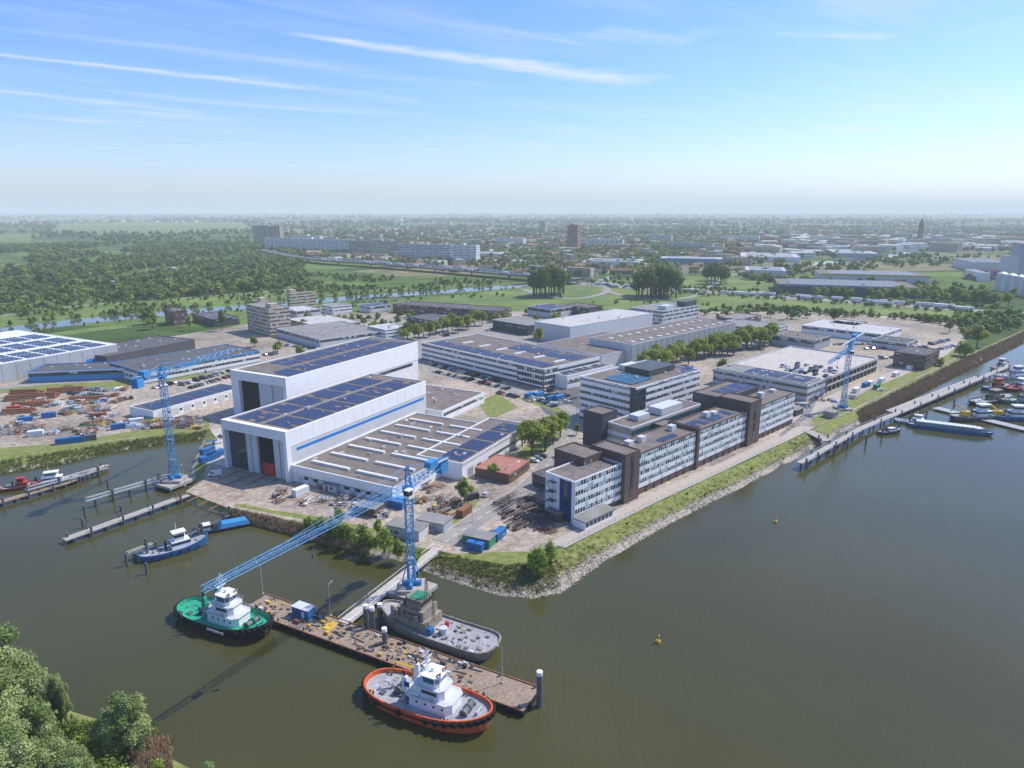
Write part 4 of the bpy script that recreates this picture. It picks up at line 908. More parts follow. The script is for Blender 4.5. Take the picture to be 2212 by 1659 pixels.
def tug(name,cx,cy,ang,L_,W_,hm,dm,boot,hw_,fenders=True,txt=None,bm=None,crane=None,acc=None,fun=None,inm=None,hse=None):
    a=Asm(name,cx,cy,WL,ang); R=hull(a,L_,W_,1.7,hm,dm,1.3,.95,boot,bm=bm,inm=inm); k=L_/30
    if fenders:
        ring=R[3]; n=len(ring)
        for i in range(n):
            p=Vector(ring[i]);q=Vector(ring[(i+1)%n]); seg=(q-p).length; m_=max(1,int(seg/1.25)) 
            for j in range(m_):
                c=p.lerp(q,(j+.5)/m_); nrm=Vector((q.y-p.y,-(q.x-p.x),0)).normalized()
                if txt and c.y<0 and -2<c.x<8: continue
                if c.x>L_*.1 or c.x<-L_*.36 or (i+j)%3==0: a.torus('tyre_fenders',black,c+nrm*.32+Vector((0,0,-.75)),nrm,.52,.24,10,5)
        a.add('rubbing_band',black,[(x*1.012,y*1.03,z-.15) for x,y,z in R[2]]+[(x*1.012,y*1.03,z+.2) for x,y,z in R[2]],[(i,(i+1)%n,n+(i+1)%n,n+i) for i in range(n)])
    d=1.75; H_=hw_; w=W_
    def octo(x0,x1,wy,c=.9): return [(x0+c,-wy),(x1-c,-wy),(x1,-wy+c),(x1,wy-c),(x1-c,wy),(x0+c,wy),(x0,wy-c),(x0,-wy+c)]
    a.prism('deckhouse',H_,octo(-4.0*k,7.2*k,w*.27,1.2),d,d+2.6,.97,(1.5*k,0)); a.prism('boat_deck',hse or lgrey,octo(-4.1*k,7.4*k,w*.285,1.2),d+2.6,d+2.72)
    a.prism('deckhouse',H_,octo(-2.2*k,5.2*k,w*.21,1.),d+2.72,d+4.9,.96,(1.5*k,0)); a.prism('bridge_deck',hse or lgrey,octo(-2.2*k,5.4*k,w*.225,1.),d+4.9,d+5.02)
    a.prism('wheelhouse',H_,octo(-.4*k,3.8*k,w*.165,.8),d+5.02,d+5.9); a.prism('wheelhouse_windows',glassb,octo(-.4*k,3.8*k,w*.17,.8),d+5.9,d+7.3,1.08,(1.7*k,0)); a.prism('wheelhouse_roof',H_,octo(-.8*k,4.3*k,w*.195,1.),d+7.3,d+7.6)
    for i,(x,y) in enumerate(octo(-.44*k,3.84*k,w*.172,.8)): a.beam('window_posts',H_,(x,y,d+5.9),(1.7*k+(x-1.7*k)*1.08,y*1.08,d+7.3),.16)
    for s in(-1,1):
        for j in range(5): x=-2.6+j*2.0; a.cyl('portholes',glass,(x*k,s*(w*.265),d+1.6),(x*k,s*(w*.27+.06),d+1.6),.26,n=10)
        a.box('saloon_windows',glass,.2*k,3.8*k,s*(w*.208)-.04,s*(w*.208)+.04,d+3.6,d+4.3)
        a.box('deck_doors',fun or steel,-3.2*k,-2.5*k,s*(w*.268)-.04,s*(w*.268)+.04,d+.2,d+2.1)
        a.prism('funnels',fun or H_,[(-4.4*k,s*w*.20-.5),(-3.0*k,s*w*.20-.5),(-3.0*k,s*w*.20+.5),(-4.4*k,s*w*.20+.5)],d+2.72,d+6.2,.8,(-3.8*k,s*w*.20)); a.cyl('exhausts',black,(-3.8*k,s*w*.20,d+6.1),(-4.1*k,s*w*.20,d+7.4),.22)
        for zz,xa,xb,yy in((d+2.72,-4,7,w*.28),(d+5.02,-2,5,w*.22)):
            for x in np.arange(xa,xb+.1,1.1): a.beam('rails',wpaint,(x*k,s*yy,zz),(x*k,s*yy,zz+1),.05)
            for hh in(.5,1.): a.beam('rails',wpaint,(xa*k,s*yy,zz+hh),(xb*k,s*yy,zz+hh),.045)
        a.cyl('liferafts',wpaint,(-1.6*k,s*w*.25,d+3.15),(-.2*k,s*w*.25,d+3.15),.32,n=10)
        a.cyl('searchlights',alum,(4*k,s*1.2,d+7.6),(4*k,s*1.2,d+8.2),.2)
        a.beam('stairs',alum,(-4.6*k,s*w*.24,d),(-3.4*k,s*w*.24,d+2.7),.35)
    mx=.2*k; lattice(a,'mast',H_,(mx,0,d+7.6),(mx,0,d+12.5),.8,.9,.09,.3); a.beam('mast_yard',H_,(mx,-2,d+10),(mx,2,d+10),.12); a.beam('mast_yard',H_,(mx,-1.2,d+11.4),(mx,1.2,d+11.4),.08); a.box('radar',wpaint,mx-.2,mx+.2,-1.3,1.3,d+9,d+9.2); a.cyl('radar_dome',wpaint,(mx+1.4,0,d+7.6),(mx+1.4,0,d+8.4),.45,.3,n=12)
    for s in(-1,1): a.cyl('fire_monitor',red,(3.2*k,s*1.2,d+7.65),(4.2*k,s*1.2,d+8.5),.16); a.cyl('whip_aerials',steel,(-.4*k,s*1.4,d+7.6),(-.6*k,s*1.5,d+11.6),.04,n=4)
    for s in(-1,1): a.cyl('anchor_winch',steel,(9.6*k,s*.3,d+1.2),(9.6*k,s*1.9,d+1.2),.8,n=14); a.torus('winch_flange',acc or alum,(9.6*k,s*.3,d+1.2),(0,1,0),.9,.12,12,4); a.torus('winch_flange',acc or alum,(9.6*k,s*1.9,d+1.2),(0,1,0),.9,.12,12,4)
    a.box('winch_bed',steel,8.6*k,10.8*k,-2.2,2.2,d,d+.45); a.cyl('bow_staple',acc or alum,(12.2*k,-.9,d+.3),(12.2*k,-.9,d+1.8),.2); a.cyl('bow_staple',acc or alum,(12.2*k,.9,d+.3),(12.2*k,.9,d+1.8),.2); a.cyl('bow_staple',acc or alum,(12.2*k,-1.1,d+1.8),(12.2*k,1.1,d+1.8),.22)
    a.cyl('towing_winch',steel,(-6.4*k,-1.4,d+1.1),(-6.4*k,1.4,d+1.1),.9,n=14); a.box('winch_bed',steel,-7.4*k,-5.4*k,-1.8,1.8,d,d+.4)
    a.cyl('towing_hook',acc or red,(-8.6*k,0,d),(-8.6*k,0,d+1.1),.35); a.box('deck_hatches',acc or yellow,-11.5*k,-10*k,1,2.5,d,d+.3); a.box('hatch_cover',steel,-10.2*k,-9*k,-2.9,-1.6,d,d+.4)
    for s in(-1,1):
        for bx_ in(-12,-11.2,6.5,7.3): a.cyl('bollards',steel,(bx_*k,s*w*.36 if bx_>0 else s*w*.3,d),(bx_*k,s*w*.36 if bx_>0 else s*w*.3,d+.9),.22)
    for x in np.arange(-11,7,1.8):
        for s in(-1,1): a.beam('bulwark_stays',inm or bm or hm,(x*k,s*w*.455,d+.85),(x*k,s*w*.42,d),.1)
    a.torus('rope_coils',timber,(-9.5*k,2.6,d+.12),(0,0,1),.6,.13,12,5); a.torus('rope_coils',timber,(7.9*k,-2.3,d+.12),(0,0,1),.5,.12,12,5)
    for s in(-1,1): a.torus('lifebuoys',orange,(3*k,s*w*.275,d+3.3),(0,1,0),.35,.1,10,4)
    a.prism('rescue_boat',orange,[(-2*k,2.0),(.8*k,1.9),(1.6*k,2.6),(.8*k,3.2),(-2*k,3.1)],d+3.0,d+3.8,1.05,(0,2.6))
    if crane:
        a.cyl('deck_crane',crane,(-5.5*k,w*.3,d),(-5.5*k,w*.3,d+4),.35); a.beam('deck_crane',crane,(-5.5*k,w*.3,d+4),(-8.4*k,w*.12,d+5.6),.4); a.beam('deck_crane',crane,(-8.4*k,w*.12,d+5.6),(-9.4*k,w*.04,d+3.2),.28)
        a.box('blue_mark_panel',navy,-3.6*k,-2.4*k,-w*.20-.62,-w*.20-.52,d+4.2,d+5.4)
    if txt: text(a,txt,1.0,(3.0,-W_/2*1.045-.05,1.98),(math.pi/2,0,0),wpaint,.03)
    for _ in range(20):
        x=random.uniform(-12.5,-5)*k; y=random.uniform(-w*.33,w*.33); s=random.uniform(.15,.45); c=random.choice((steel,lgrey,steel,yellow)); a.box('deck_gear_'+c.name,c,x,x+s,y,y+s*random.uniform(.5,2),d,d+s)
    a.build()
tug('orange_tugboat',-18.0,126.8,math.radians(-25),30.5,11.6,orange,gdeck,red,wpaint,bm=orange,crane=yellow,acc=alum)
tug('black_tugboat',-73.5,157.5,math.radians(-24),29.5,11,hblack,green,red,wpaint,txt='EXPERIENCE',bm=hblack,acc=green,fun=green,inm=green)
a=Asm('grey_workboat',-18.5,152.5,WL,math.radians(151)); hull(a,34,10.5,1.9,tan,gdeck,1.6,.6,hblack,bowp=2.2,stp=12,sternw=.98); d=1.95
a.box('deckhouse',tan,1,11,-3.6,3.6,d,d+2.7); a.prism('deckhouse_front',tan,[(11,-3.6),(12.5,-2.2),(12.5,2.2),(11,3.6)],d,d+2.6); a.box('deckhouse_upper',tan,2,9,-3,3,d+2.7,d+5.2); a.prism('wheelhouse',tan,[(3,-2.4),(7.5,-2.4),(8.3,-1.4),(8.3,1.4),(7.5,2.4),(3,2.4)],d+5.2,d+7.6,.93,(5.5,0)); a.box('wheelhouse_windows',glass,2.95,8.25,-2.3,2.3,d+6.1,d+7.1); a.box('green_roof_deck',greenc,3.2,7,-1.8,1.8,d+7.6,d+7.75)
a.box('saloon_windows',glass,3,8,-3.05,3.05,d+3.5,d+4.3); lattice(a,'mast',tan,(3,0,d+7.6),(3,0,d+13),.9,1,.1,.3); a.beam('mast_yard',tan,(3,-2.4,d+10.5),(3,2.4,d+10.5),.12); lattice(a,'mast_aft',tan,(0,1.5,d+2.7),(0,1.5,d+9),.7,1,.09,.3)
a.box('stores_blue',bluec,-.5,1,2,3.4,d,d+1.6); a.cyl('capstan',red,(-1.5,-2,d),(-1.5,-2,d+1.2),.6,n=12); a.cyl('capstan_drum',lgrey,(-2.5,1,d),(-2.5,1,d+1.6),1.,n=14)
for _ in range(50):
    x=random.uniform(-15.5,.5);y=random.uniform(-4,4);s=random.uniform(.2,.8); c=random.choice((steel,tan,timber,lgrey,steel,tan)); a.box('deck_gear_'+c.name,c,x,x+s*random.uniform(.6,2),y,y+s,d,d+s*.7)
for _ in range(30): x=random.uniform(1,11);y=random.uniform(-3.3,3.3); a.box('roof_gear',tan,x,x+.8,y,y+.6,d+2.7,d+3.2+random.random()*1.8)
for _ in range(14): x=random.uniform(2.5,8.5);y=random.uniform(-2.8,2.8); a.box('upper_gear',steel,x,x+.5,y,y+.5,d+5.2,d+5.8+random.random())
for s in(-1,1):
    for x in range(-16,14,2): a.beam('rails',steel,(x,s*4.7,d+.5),(x,s*4.7,d+1.5),.06)
    a.beam('rails',steel,(-16,s*4.7,d+1.5),(12,s*4.7,d+1.5),.07)
    for x in range(2,11,2): a.beam('upper_rails',tan,(x,s*3.5,d+2.7),(x,s*3.5,d+3.7),.06)
    a.beam('upper_rails',tan,(2,s*3.5,d+3.7),(11,s*3.5,d+3.7),.06)
a.build()
def smallboat(name,p,ang,L_,W_,hm,dm,hs,k=1.,h2=True,boom=None):
    x,y=G(*p,WL); a=Asm(name,x,y,WL,ang); hull(a,L_,W_,1.1*k,hm,dm,.9*k,.45*k,black if hm is not hblack else red); d=1.15*k
    a.box('cabin',hs,-L_*.05,L_*.22,-W_*.26,W_*.26,d,d+1.9*k); a.box('cabin_windows',glass,-L_*.055,L_*.225,-W_*.265,W_*.265,d+1.0*k,d+1.6*k)
    if h2: a.prism('wheelhouse',hs,[(0,-W_*.2),(L_*.14,-W_*.2),(L_*.17,0),(L_*.14,W_*.2),(0,W_*.2)],d+1.9*k,d+3.9*k); a.box('wheelhouse_windows',glass,-.03,L_*.145,-W_*.205,W_*.205,d+2.8*k,d+3.5*k); a.box('wheelhouse_roof',hs,-.4,L_*.18,-W_*.23,W_*.23,d+3.9*k,d+4.1*k)
    a.cyl('mast',hs,(L_*.05,0,d+3.9*k),(L_*.05,0,d+6.5*k),.08); a.cyl('winch',steel,(L_*.32,-.7,d+.4),(L_*.32,.7,d+.4),.35); a.cyl('funnel',black,(-L_*.12,0,d),(-L_*.12,0,d+2.4*k),.35)
    for i in range(6):
        xx=-L_*.35+i*L_*.13
        for s in(-1,1): a.torus('tyre_fenders',black,(xx,s*W_*.51,.9*k),(0,1,0),.35,.15,9,5)
    if boom:
        a.box('crane_base',boom,-L_*.3,-L_*.16,-1.2,1.2,d,d+2.6); a.beam('crane_boom',boom,(-L_*.22,0,d+2.4),(-L_*.40,0,d+6.5),.5); a.beam('crane_boom',boom,(-L_*.40,0,d+6.5),(-L_*.52,0,d+3),.35)
    for _ in range(8):
        xx=random.uniform(-L_*.4,-L_*.1); yy=random.uniform(-W_*.3,W_*.3); s=random.uniform(.2,.6); a.box('deck_gear',steel,xx,xx+s,yy,yy+s,d,d+s)
    a.build()
smallboat('small_tugboat',(378,1192),math.radians(40),20,6.6,hblue,gdeck,wpaint,1.25)
smallboat('work_launch',(100,1045),math.radians(25),26,6,steel,gdeck,wpaint,.9)
smallboat('work_launch',(40,1055),math.radians(25),14,5,red,gdeck,red,.8)
smallboat('workboat',(2110,905),math.radians(8),30,9,steel,gdeck,wpaint,1.5,True,yellow)
smallboat('workboat',(2185,905),math.radians(-6),30,9,hblue,gdeck,wpaint,1.4,True,yellow)
smallboat('workboat',(2140,868),math.radians(24),34,9,hblack,gdeck,tan,1.3)
smallboat('small_launch',(1920,935),math.radians(20),14,4,steel,gdeck,wpaint,.8,False)
smallboat('small_launch',(1975,915),math.radians(-20),18,5,wpaint,gdeck,wpaint,.9)
smallboat('workboat',(2200,840),math.radians(32),26,8,hblack,red,wpaint,1.2); smallboat('workboat',(2190,815),math.radians(14),30,8,wpaint,gdeck,wpaint,1.4); smallboat('workboat',(2160,795),math.radians(40),26,7,red,gdeck,lgrey,1.2)
smallboat('workboat',(2210,870),math.radians(0),28,8,greenc,gdeck,lgrey,1.4)
smallboat('workboat',(2150,840),math.radians(18),20,7,hblue,gdeck,orange,1.2)
x,y=G(2050,930,WL); a=Asm('passenger_boat',x,y,WL,math.radians(-28)); hull(a,36,6.5,1.2,hblue,gdeck,.3,.3,hblue); a.prism('saloon_glass',glassb,[(-15,-2.6),(13,-2.6),(16,0),(13,2.6),(-15,2.6)],1.2,3.1,.93,(0,0)); a.prism('roof',lgrey,[(-14,-2.2),(11,-2.2),(13.6,0),(11,2.2),(-14,2.2)],3.1,3.35,.95)
for i in range(14): a.box('roof_ribs',wpaint,-14+i*2,-13.8+i*2,-2.5,2.5,3.1,3.4)
a.build()
x,y=G(480,1142,WL); a=Asm('covered_barge',x,y,WL,math.radians(28)); a.box('hull',hblack,-9,9,-2.5,2.5,-.4,.9); a.prism('blue_cover',cblue,[(-1,-2.2),(8.5,-2.2),(8.5,2.2),(-1,2.2)],.9,2.2,.8,(4,0)); a.box('wheelhouse',wpaint,-6,-3.5,-1.4,1.4,.9,2.8); a.box('windows',glass,-6.03,-3.47,-1.43,1.43,1.9,2.5); a.build()
# ---------------------------------------------------------------- pontoon, jetties
p0=G(548,1300,-1.2); p1=G(1150,1512,-1.2); pa=math.atan2(p1[1]-p0[1],p1[0]-p0[0]); PL=math.hypot(p1[0]-p0[0],p1[1]-p0[1])
a=Asm('mooring_pontoon',p0[0],p0[1],WL,pa); a.box('hull',hblack,0,PL,-4.3,4.3,-.8,1.25); a.box('deck',timber,.2,PL-.2,-4.2,4.2,1.25,1.35); a.box('edge_kerb',rust,0,PL,-4.35,-4.1,1.3,1.6); a.box('edge_kerb',rust,0,PL,4.1,4.35,1.3,1.6)
for i in range(int(PL/3)):
    for s in(-1,1):
        if random.random()<.6: a.torus('tyre_fenders',black,(i*3+1,s*4.6,.7),(0,1,0),.5,.2,10,5)
for i in range(10):
    for s in(-1,1): a.cyl('bollards',steel,(4+i*8.6,s*3.6,1.3),(4+i*8.6,s*3.6,2.2),.25)
for i in range(int(PL/2.4)): a.box('deck_seams',steel,i*2.4,i*2.4+.06,-4.1,4.1,1.352,1.358)
for _ in range(190):
    x=random.uniform(2,PL*.82);y=random.uniform(-3.4,3.4);s=random.uniform(.2,.85); 
    c=random.choice((steel,rust,lgrey,steel,hblack,timber,steel,yellow)); a.box('deck_gear_'+c.name,c,x,x+s*random.uniform(.5,2),y,y+s*random.uniform(.4,1),1.35,1.35+s*random.uniform(.3,1))
for _ in range(26): x=random.uniform(2,PL*.8);y=random.uniform(-3,3); a.torus('rope_coils',steel,(x,y,1.45),(0,0,1),.5,.12,10,4)
for _ in range(14): x=random.uniform(4,PL*.8);y=random.uniform(-3,3); a.cyl('pipes',steel,(x,y,1.5),(x+random.uniform(2,5),y+random.uniform(-.5,.5),1.5),.12)
a.box('blue_hut',bluec,14,19.5,-.2,2.6,1.35,4.1); a.box('hut_window',glass,15,16.4,-.24,-.2,2.5,3.5); a.box('hut_door',wpaint,17.3,18.2,-.24,-.2,1.4,3.4); a.box('hut_roof',lgrey,13.9,19.6,-.3,2.7,4.1,4.2)
a.box('gangway_landing',yellow,24.5,27,-.8,2.6,1.35,1.5)
a.build()
def street_lamp(x,y,z,h=9):
    a=Asm('street_lamp',x,y,z,random.uniform(0,3)); a.cyl('pole',alum,(0,0,0),(0,0,h),.12,.07); a.beam('arm',alum,(0,0,h),(1.2,0,h+.1),.08); a.box('lamp_head',lgrey,.9,1.7,-.15,.15,h,h+.15); a.box('foot',conc,-.3,.3,-.3,.3,0,.3); a.build()
for q in((568,1283),(714,1330),(1085,1475)): street_lamp(*G(*q,-1.1),-1.15,9)
for q in((1300,900),(1245,900),(1060,860),(930,800),(1180,960),(1150,1060),(1020,1130),(1700,890),(1900,815),(400,1050),(330,905),(150,915),(480,900),(1130,1120)): street_lamp(*G(*q),0,8)
def pile(px_,py_,top,r=.5,m=steel,cap=white):
    x,y=G(px_,py_,WL); a=Asm('mooring_pile',x,y,0,0); a.cyl('post',m,(0,0,-6),(0,0,top-.9),r,n=12); a.cyl('cap',cap,(0,0,top-.9),(0,0,top),r*1.02,n=12); a.build()
for q in((1165,1525,6),(792,1360,4.5),(806,1365,4.5),(822,1345,3),(832,1400,3)): pile(*q,r=.65)
def gang(name,p0,p1,w,z0,z1,m=alum,rail=True,pil=0):
    (xa,ya),(xb,yb)=G(*p0,z0),G(*p1,z1); L_=math.hypot(xb-xa,yb-ya); a=Asm(name,xa,ya,0,math.atan2(yb-ya,xb-xa)); n=max(2,int(L_/2.5))
    def Z(x): return z0+(z1-z0)*x/L_
    a.add('deck',m,[(0,-w/2,z0),(L_,-w/2,z1),(L_,w/2,z1),(0,w/2,z0),(0,-w/2,z0-.3),(L_,-w/2,z1-.3),(L_,w/2,z1-.3),(0,w/2,z0-.3)],[(0,1,2,3),(4,7,6,5),(0,4,5,1),(2,6,7,3),(0,3,7,4),(1,5,6,2)])
    if rail:
        for s in(-1,1):
            y=s*w/2; a.beam('rails',alum,(0,y,z0+1.1),(L_,y,z1+1.1),.07)
            for i in range(n):
                x=L_*i/n;x2=L_*(i+1)/n; a.beam('rails',alum,(x,y,Z(x)),(x,y,Z(x)+1.1),.06); a.beam('rails',alum,(x,y,Z(x)),(x2,y,Z(x2)+1.1),.04)
    for i in range(pil):
        x=L_*(i+.5)/pil
        for s in(-1,1): a.cyl('piles',steel,(x,s*w*.45,-6),(x,s*w*.45,Z(x)+ (1.6 if i%2 else -.3)),.35)
        a.beam('cross_head',steel,(x,-w*.5,Z(x)-.5),(x,w*.5,Z(x)-.5),.3)
    a.build()
gang('gangway',(742,1345),(948,1183),3.4,-1.0,.2,lconc)
gang('concrete_jetty',(138,1165),(428,1060),3.2,-.8,-.4,conc,False,9)
gang('timber_jetty',(-40,1095),(150,1040),3,-.9,-.9,timber,False,7); gang('timber_jetty',(150,1040),(232,1003),2.5,-.9,-.9,timber,False,4)
gang('pipe_walkway',(186,1082),(365,1030),1.0,.6,.6,alum,True,5); gang('pipe_walkway',(60,1058),(232,1010),1.0,.3,.3,alum,True,4)
gang('mooring_walkway',(276,1200),(330,1180),1.0,-.5,-.5,steel,True,2); gang('mooring_walkway',(395,1160),(495,1112),1.0,-.3,-.3,steel,False,4)
gang('long_jetty',(1728,1000),(1860,925),3,.6,.6,conc,True,7); gang('long_jetty',(1860,925),(2180,790),3.4,.4,.4,conc,True,18)
gang('floating_pontoon',(1930,890),(2120,815),8,-1.4,-1.4,conc,False,0); gang('floating_pontoon',(2020,880),(2230,930),6,-1.6,-1.6,gdeck,False,0); gang('access_bridge',(1745,930),(1790,952),5,.15,.5,conc,True,2)
for q in((185,1118,2.2),(235,1060,2),(262,1105,0),(275,1222,1.5),(320,1205,4),(318,1240,1),(432,1170,2),(180,1140,1),(148,1170,.5),(345,1045,2),(497,1120,2),(340,1195,1.5),(1770,970,2.5),(1830,968,2.5),(1740,1015,2.5),(1870,960,2),(1940,930,2),(1800,985,2.5),(1905,945,2),(2000,905,2),(2060,880,2)): pile(*q,r=.4,cap=steel)
for q in((1675,1128),(1422,1388)):
    x,y=G(*q,WL); a=Asm('navigation_buoy',x,y,WL,0); a.cyl('float',yellow,(0,0,-.3),(0,0,.6),.6,.55,14); a.cyl('pillar',yellow,(0,0,.6),(0,0,1.9),.25,.12,10); a.cyl('topmark',yellow,(0,0,1.95),(0,0,2.3),.3,.02,8); a.build()
for i,q in enumerate(((1307,948),(1322,950),(1338,951),(1353,952),(1370,953))):
    x,y=G(*q); a=Asm('flagpole',x,y,0,math.radians(200)); a.cyl('pole',wpaint,(0,0,0),(0,0,11),.1,.06); vs=[];fs=[]
    m=(bluem,wpaint,red,wpaint,bluem)[i]
    for j in range(6):
        t=j/5; vs+=[(t*1.2,math.sin(t*5)*.2,10.8-t*1.4),(t*1.2,math.sin(t*5)*.2,8.2-t*1.0)]
    for j in range(5): fs.append((2*j,2*j+1,2*j+3,2*j+2))
    a.add('flag',m,vs,fs); a.build()
# ---------------------------------------------------------------- yard clutter
def container(x,y,ang,m,L_=6,z=0):
    a=Asm('shipping_container',x,y,z,ang); a.box('body',m,0,L_,0,2.44,.1,2.6)
    for i in range(int(L_/.4)): a.box('corrugation',m,.15+i*.4,.3+i*.4,-.04,0,.25,2.45); 
    a.box('frame',m,-.04,.1,-.06,2.5,.05,2.66); a.box('frame',m,L_-.1,L_+.04,-.06,2.5,.05,2.66); a.box('door_gear',steel,-.08,-.04,.6,.66,.2,2.4); a.box('door_gear',steel,-.08,-.04,1.8,1.86,.2,2.4); a.build()
for q,m,ag in (((437,1003),bluec,TA),((450,998),bluec,TA),((462,992),bluec,TA),((440,985),bluec,TA),((838,1095),bluec,TA-1.5),((846,1088),cblue,TA-1.5),((1040,1195),bluec,TA),((1022,1190),bluec,TA),((1005,1165),grey,TA-1.5),((1075,1172),bluec,TA),((640,1075),white2,TA),((860,1140),cblue,TA-1.5),((845,1150),lgrey,TA-1.5),((880,1150),lgrey,TA-1.5),((120,962),bluec,.4),((150,958),bluec,.4),((175,955),steel,.4),
  ((1850,850),white2,TB),((1880,835),white2,TB),((1905,828),white2,TB),((1935,815),white2,TB),((1965,800),white2,TB),((1895,842),greenc,TB),((1985,792),red,TB),((1870,838),bluec,TB),((1770,855),bluec,TB),((1720,862),bluec,TB),((740,835),bluec,TA),((1140,862),bluec,TB),((1160,860),cblue,TB),((1185,868),bluec,TB),((1205,866),cblue,TB),((1215,820),cblue,TB),((40,915),bluec,.5),((90,905),bluec,.5),((15,890),red,.4),((200,905),rust,.4),((1000,1120),rust,TA),((60,945),white2,.4),((240,930),bluec,.5),((280,918),white2,.5)):
    container(*G(*q),ag+random.uniform(-.1,.1),m)
def pipes(q,ang,n=9,L_=12,r=.45,m=rust):
    x,y=G(*q); a=Asm('steel_pipe_stack',x,y,0,ang); k=0; row_=n
    while row_>0:
        for i in range(row_): a.cyl('pipes',m,(random.uniform(-.5,.5),(i+k*.5)*2*r,r+k*r*1.75),(L_+random.uniform(-.5,.5),(i+k*.5)*2*r,r+k*r*1.75),r*.96,n=10)
        row_-=max(2,n//3); k+=1
    a.box('bearers',timber,1,1.3,-.5,n*2*r,0,.05); a.build()
for q,ag in(((10,868),.2),((25,880),.15),((60,862),.1),((20,855),.1),((100,852),.3),((5,895),.2),((150,868),.2)): pipes(q,ag,random.randint(6,10),random.uniform(12,20))
def scrap(q,ang,cols,n=14,sz=3.,name='steel_frame_stack'):
    x,y=G(*q); a=Asm(name,x,y,0,ang)
    for i in range(n):
        c=random.choice(cols); l=random.uniform(.5,1)*sz*2; w=random.uniform(.3,1)*sz; ox,oy=random.uniform(-sz,sz),random.uniform(-sz,sz); z=random.uniform(.1,1.6)
        pt='beams_'+c.name
        if i%3: 
            for k in(0,w): a.beam(pt,c,(ox,oy+k,z),(ox+l,oy+k,z+random.uniform(0,.2)),.2)
            for t in range(int(l/1.4)+1): a.beam(pt,c,(ox+t*1.4,oy,z),(ox+t*1.4,oy+w,z),.15)
        else: a.box(pt,c,ox,ox+random.uniform(.6,1.6),oy,oy+random.uniform(.5,1.3),0.02,random.uniform(.4,1.4))
    a.build()
for q in((1090,1092),(1115,1085),(1140,1098),(1165,1105),(1095,1115),(1125,1125),(1150,1132),(1180,1125),(1110,1140),(1180,1148)): scrap(q,TB+random.uniform(-.1,.1),(rust,steel,dgrey,brick),12,3.2)
for q in((930,1060),(905,1050),(885,1062),(945,1085),(975,1100),(960,1115),(990,1095),(945,1105),(905,1085)): scrap(q,TA+random.uniform(-.3,.3),(rust,steel,steel,brick,yellow),12,2.4)
for q in((595,1075),(610,1068),(600,1085),(705,1052),(660,1090)): scrap(q,random.random()*3,(steel,rust,lgrey),14,1.8)
for q in((740,1080),(765,1100),(800,1110),(720,1095),(780,1090),(1015,1165),(1060,1160),(900,1155),(930,1150),(690,1085),(820,1120)): scrap(q,random.random()*3,(lgrey,timber,steel,white2,steel),9,1.8,'yard_materials')
for _ in range(120):
    x=random.uniform(5,430); y=random.uniform(855,950)-(x/430)*22
    if 270<x and y<912 : y=random.uniform(905,925)
    scrap((x,y),random.random()*3,random.choice(((rust,steel,lgrey),(bluec,white2,rust),(rust,steel,yellow),(greenc,rust,steel),(white2,lgrey,cblue),(rust,timber,timber),(lgrey,steel,conc))),12,random.uniform(1.4,2.8),random.choice(('steel_frame_stack','yard_materials')))
for q in((1745,880),(1775,866),(1800,868),(1850,862),(1900,845),(1500,850),(1560,850),(455,960),(485,945),(1150,868),(1215,875),(1700,880),(1730,875),(1760,862)): scrap(q,random.random()*3,(white2,rust,bluec,steel,lgrey),9,2,'yard_materials')
patch('slipway_concrete',[(455,930),(505,915),(505,1010),(445,1000),(470,950)],.034,lconc)
a=Asm('slipway_rails')
for k in range(4):
    x,y=G(420+k*24,1058+k*8); dx_,dy_=math.cos(TA),math.sin(TA); a.beam('rails',rust,(x-dx_*8,y-dy_*8,-.1),(x+dx_*34,y+dy_*34,.1),.3)
a.build()
for q,L_,W_,h,m in(((768,1110),8,5,3,brick),((835,1155),12,6,3.4,lgrey),((900,1140),10,6,3,grey),((1000,1175),9,5,3,greenc),((1205,1130),5,4,3,brick),((698,1060),6,3,2.6,lgrey),((1720,900),8,5,3,brick),((1800,905),6,5,3,conc),((1980,770),10,8,4,bluec)):
    x,y=G(*q); a=Asm('yard_shed',x,y,0,TA-1.5 if q[0]<1100 else TB); a.box('walls',m,0,L_,0,W_,0,h); a.box('roof',roofg,-.3,L_+.3,-.3,W_+.3,h,h+.2); a.box('door',steel,1,2.2,-.05,0,0,2.1); a.box('window',glass,3,4.4,-.05,0,1.1,2); a.build()
a=Asm('riverside_fence'); P=[G(*p) for p in((1205,1188),(1262,1158),(1400,1091),(1550,1021),(1700,952))]
for (xa,ya),(xb,yb) in zip(P[:-1],P[1:]):
    n=int(math.hypot(xb-xa,yb-ya)/2.5)
    for i in range(n): x=xa+(xb-xa)*i/n;y=ya+(yb-ya)*i/n; a.beam('posts',steel,(x,y,0),(x,y,1.1),.06)
    a.beam('top_rail',steel,(xa,ya,1.1),(xb,yb,1.1),.05)
a.build()
# ---------------------------------------------------------------- haze layer: emitted glow stands in for scattered daylight
hz=bpy.data.materials.new('haze'); hz.use_nodes=True; nt=hz.node_tree; nt.nodes.remove(nt.nodes['Principled BSDF'])
sg=1/9000.; ab=nt.nodes.new('ShaderNodeVolumeAbsorption'); ab.inputs['Color'].default_value=(0,0,0,1); ab.inputs['Density'].default_value=sg
em=nt.nodes.new('ShaderNodeEmission'); em.inputs['Color'].default_value=(.60,.74,.90,1); em.inputs['Strength'].default_value=sg
ad=nt.nodes.new('ShaderNodeAddShader'); nt.links.new(ab.outputs[0],ad.inputs[0]); nt.links.new(em.outputs[0],ad.inputs[1]); nt.links.new(ad.outputs[0],nt.nodes['Material Output'].inputs['Volume'])
a=Asm('atmospheric_haze'); a.box('haze',hz,-58000,58000,-3000,59000,-6,300); o=a.build()
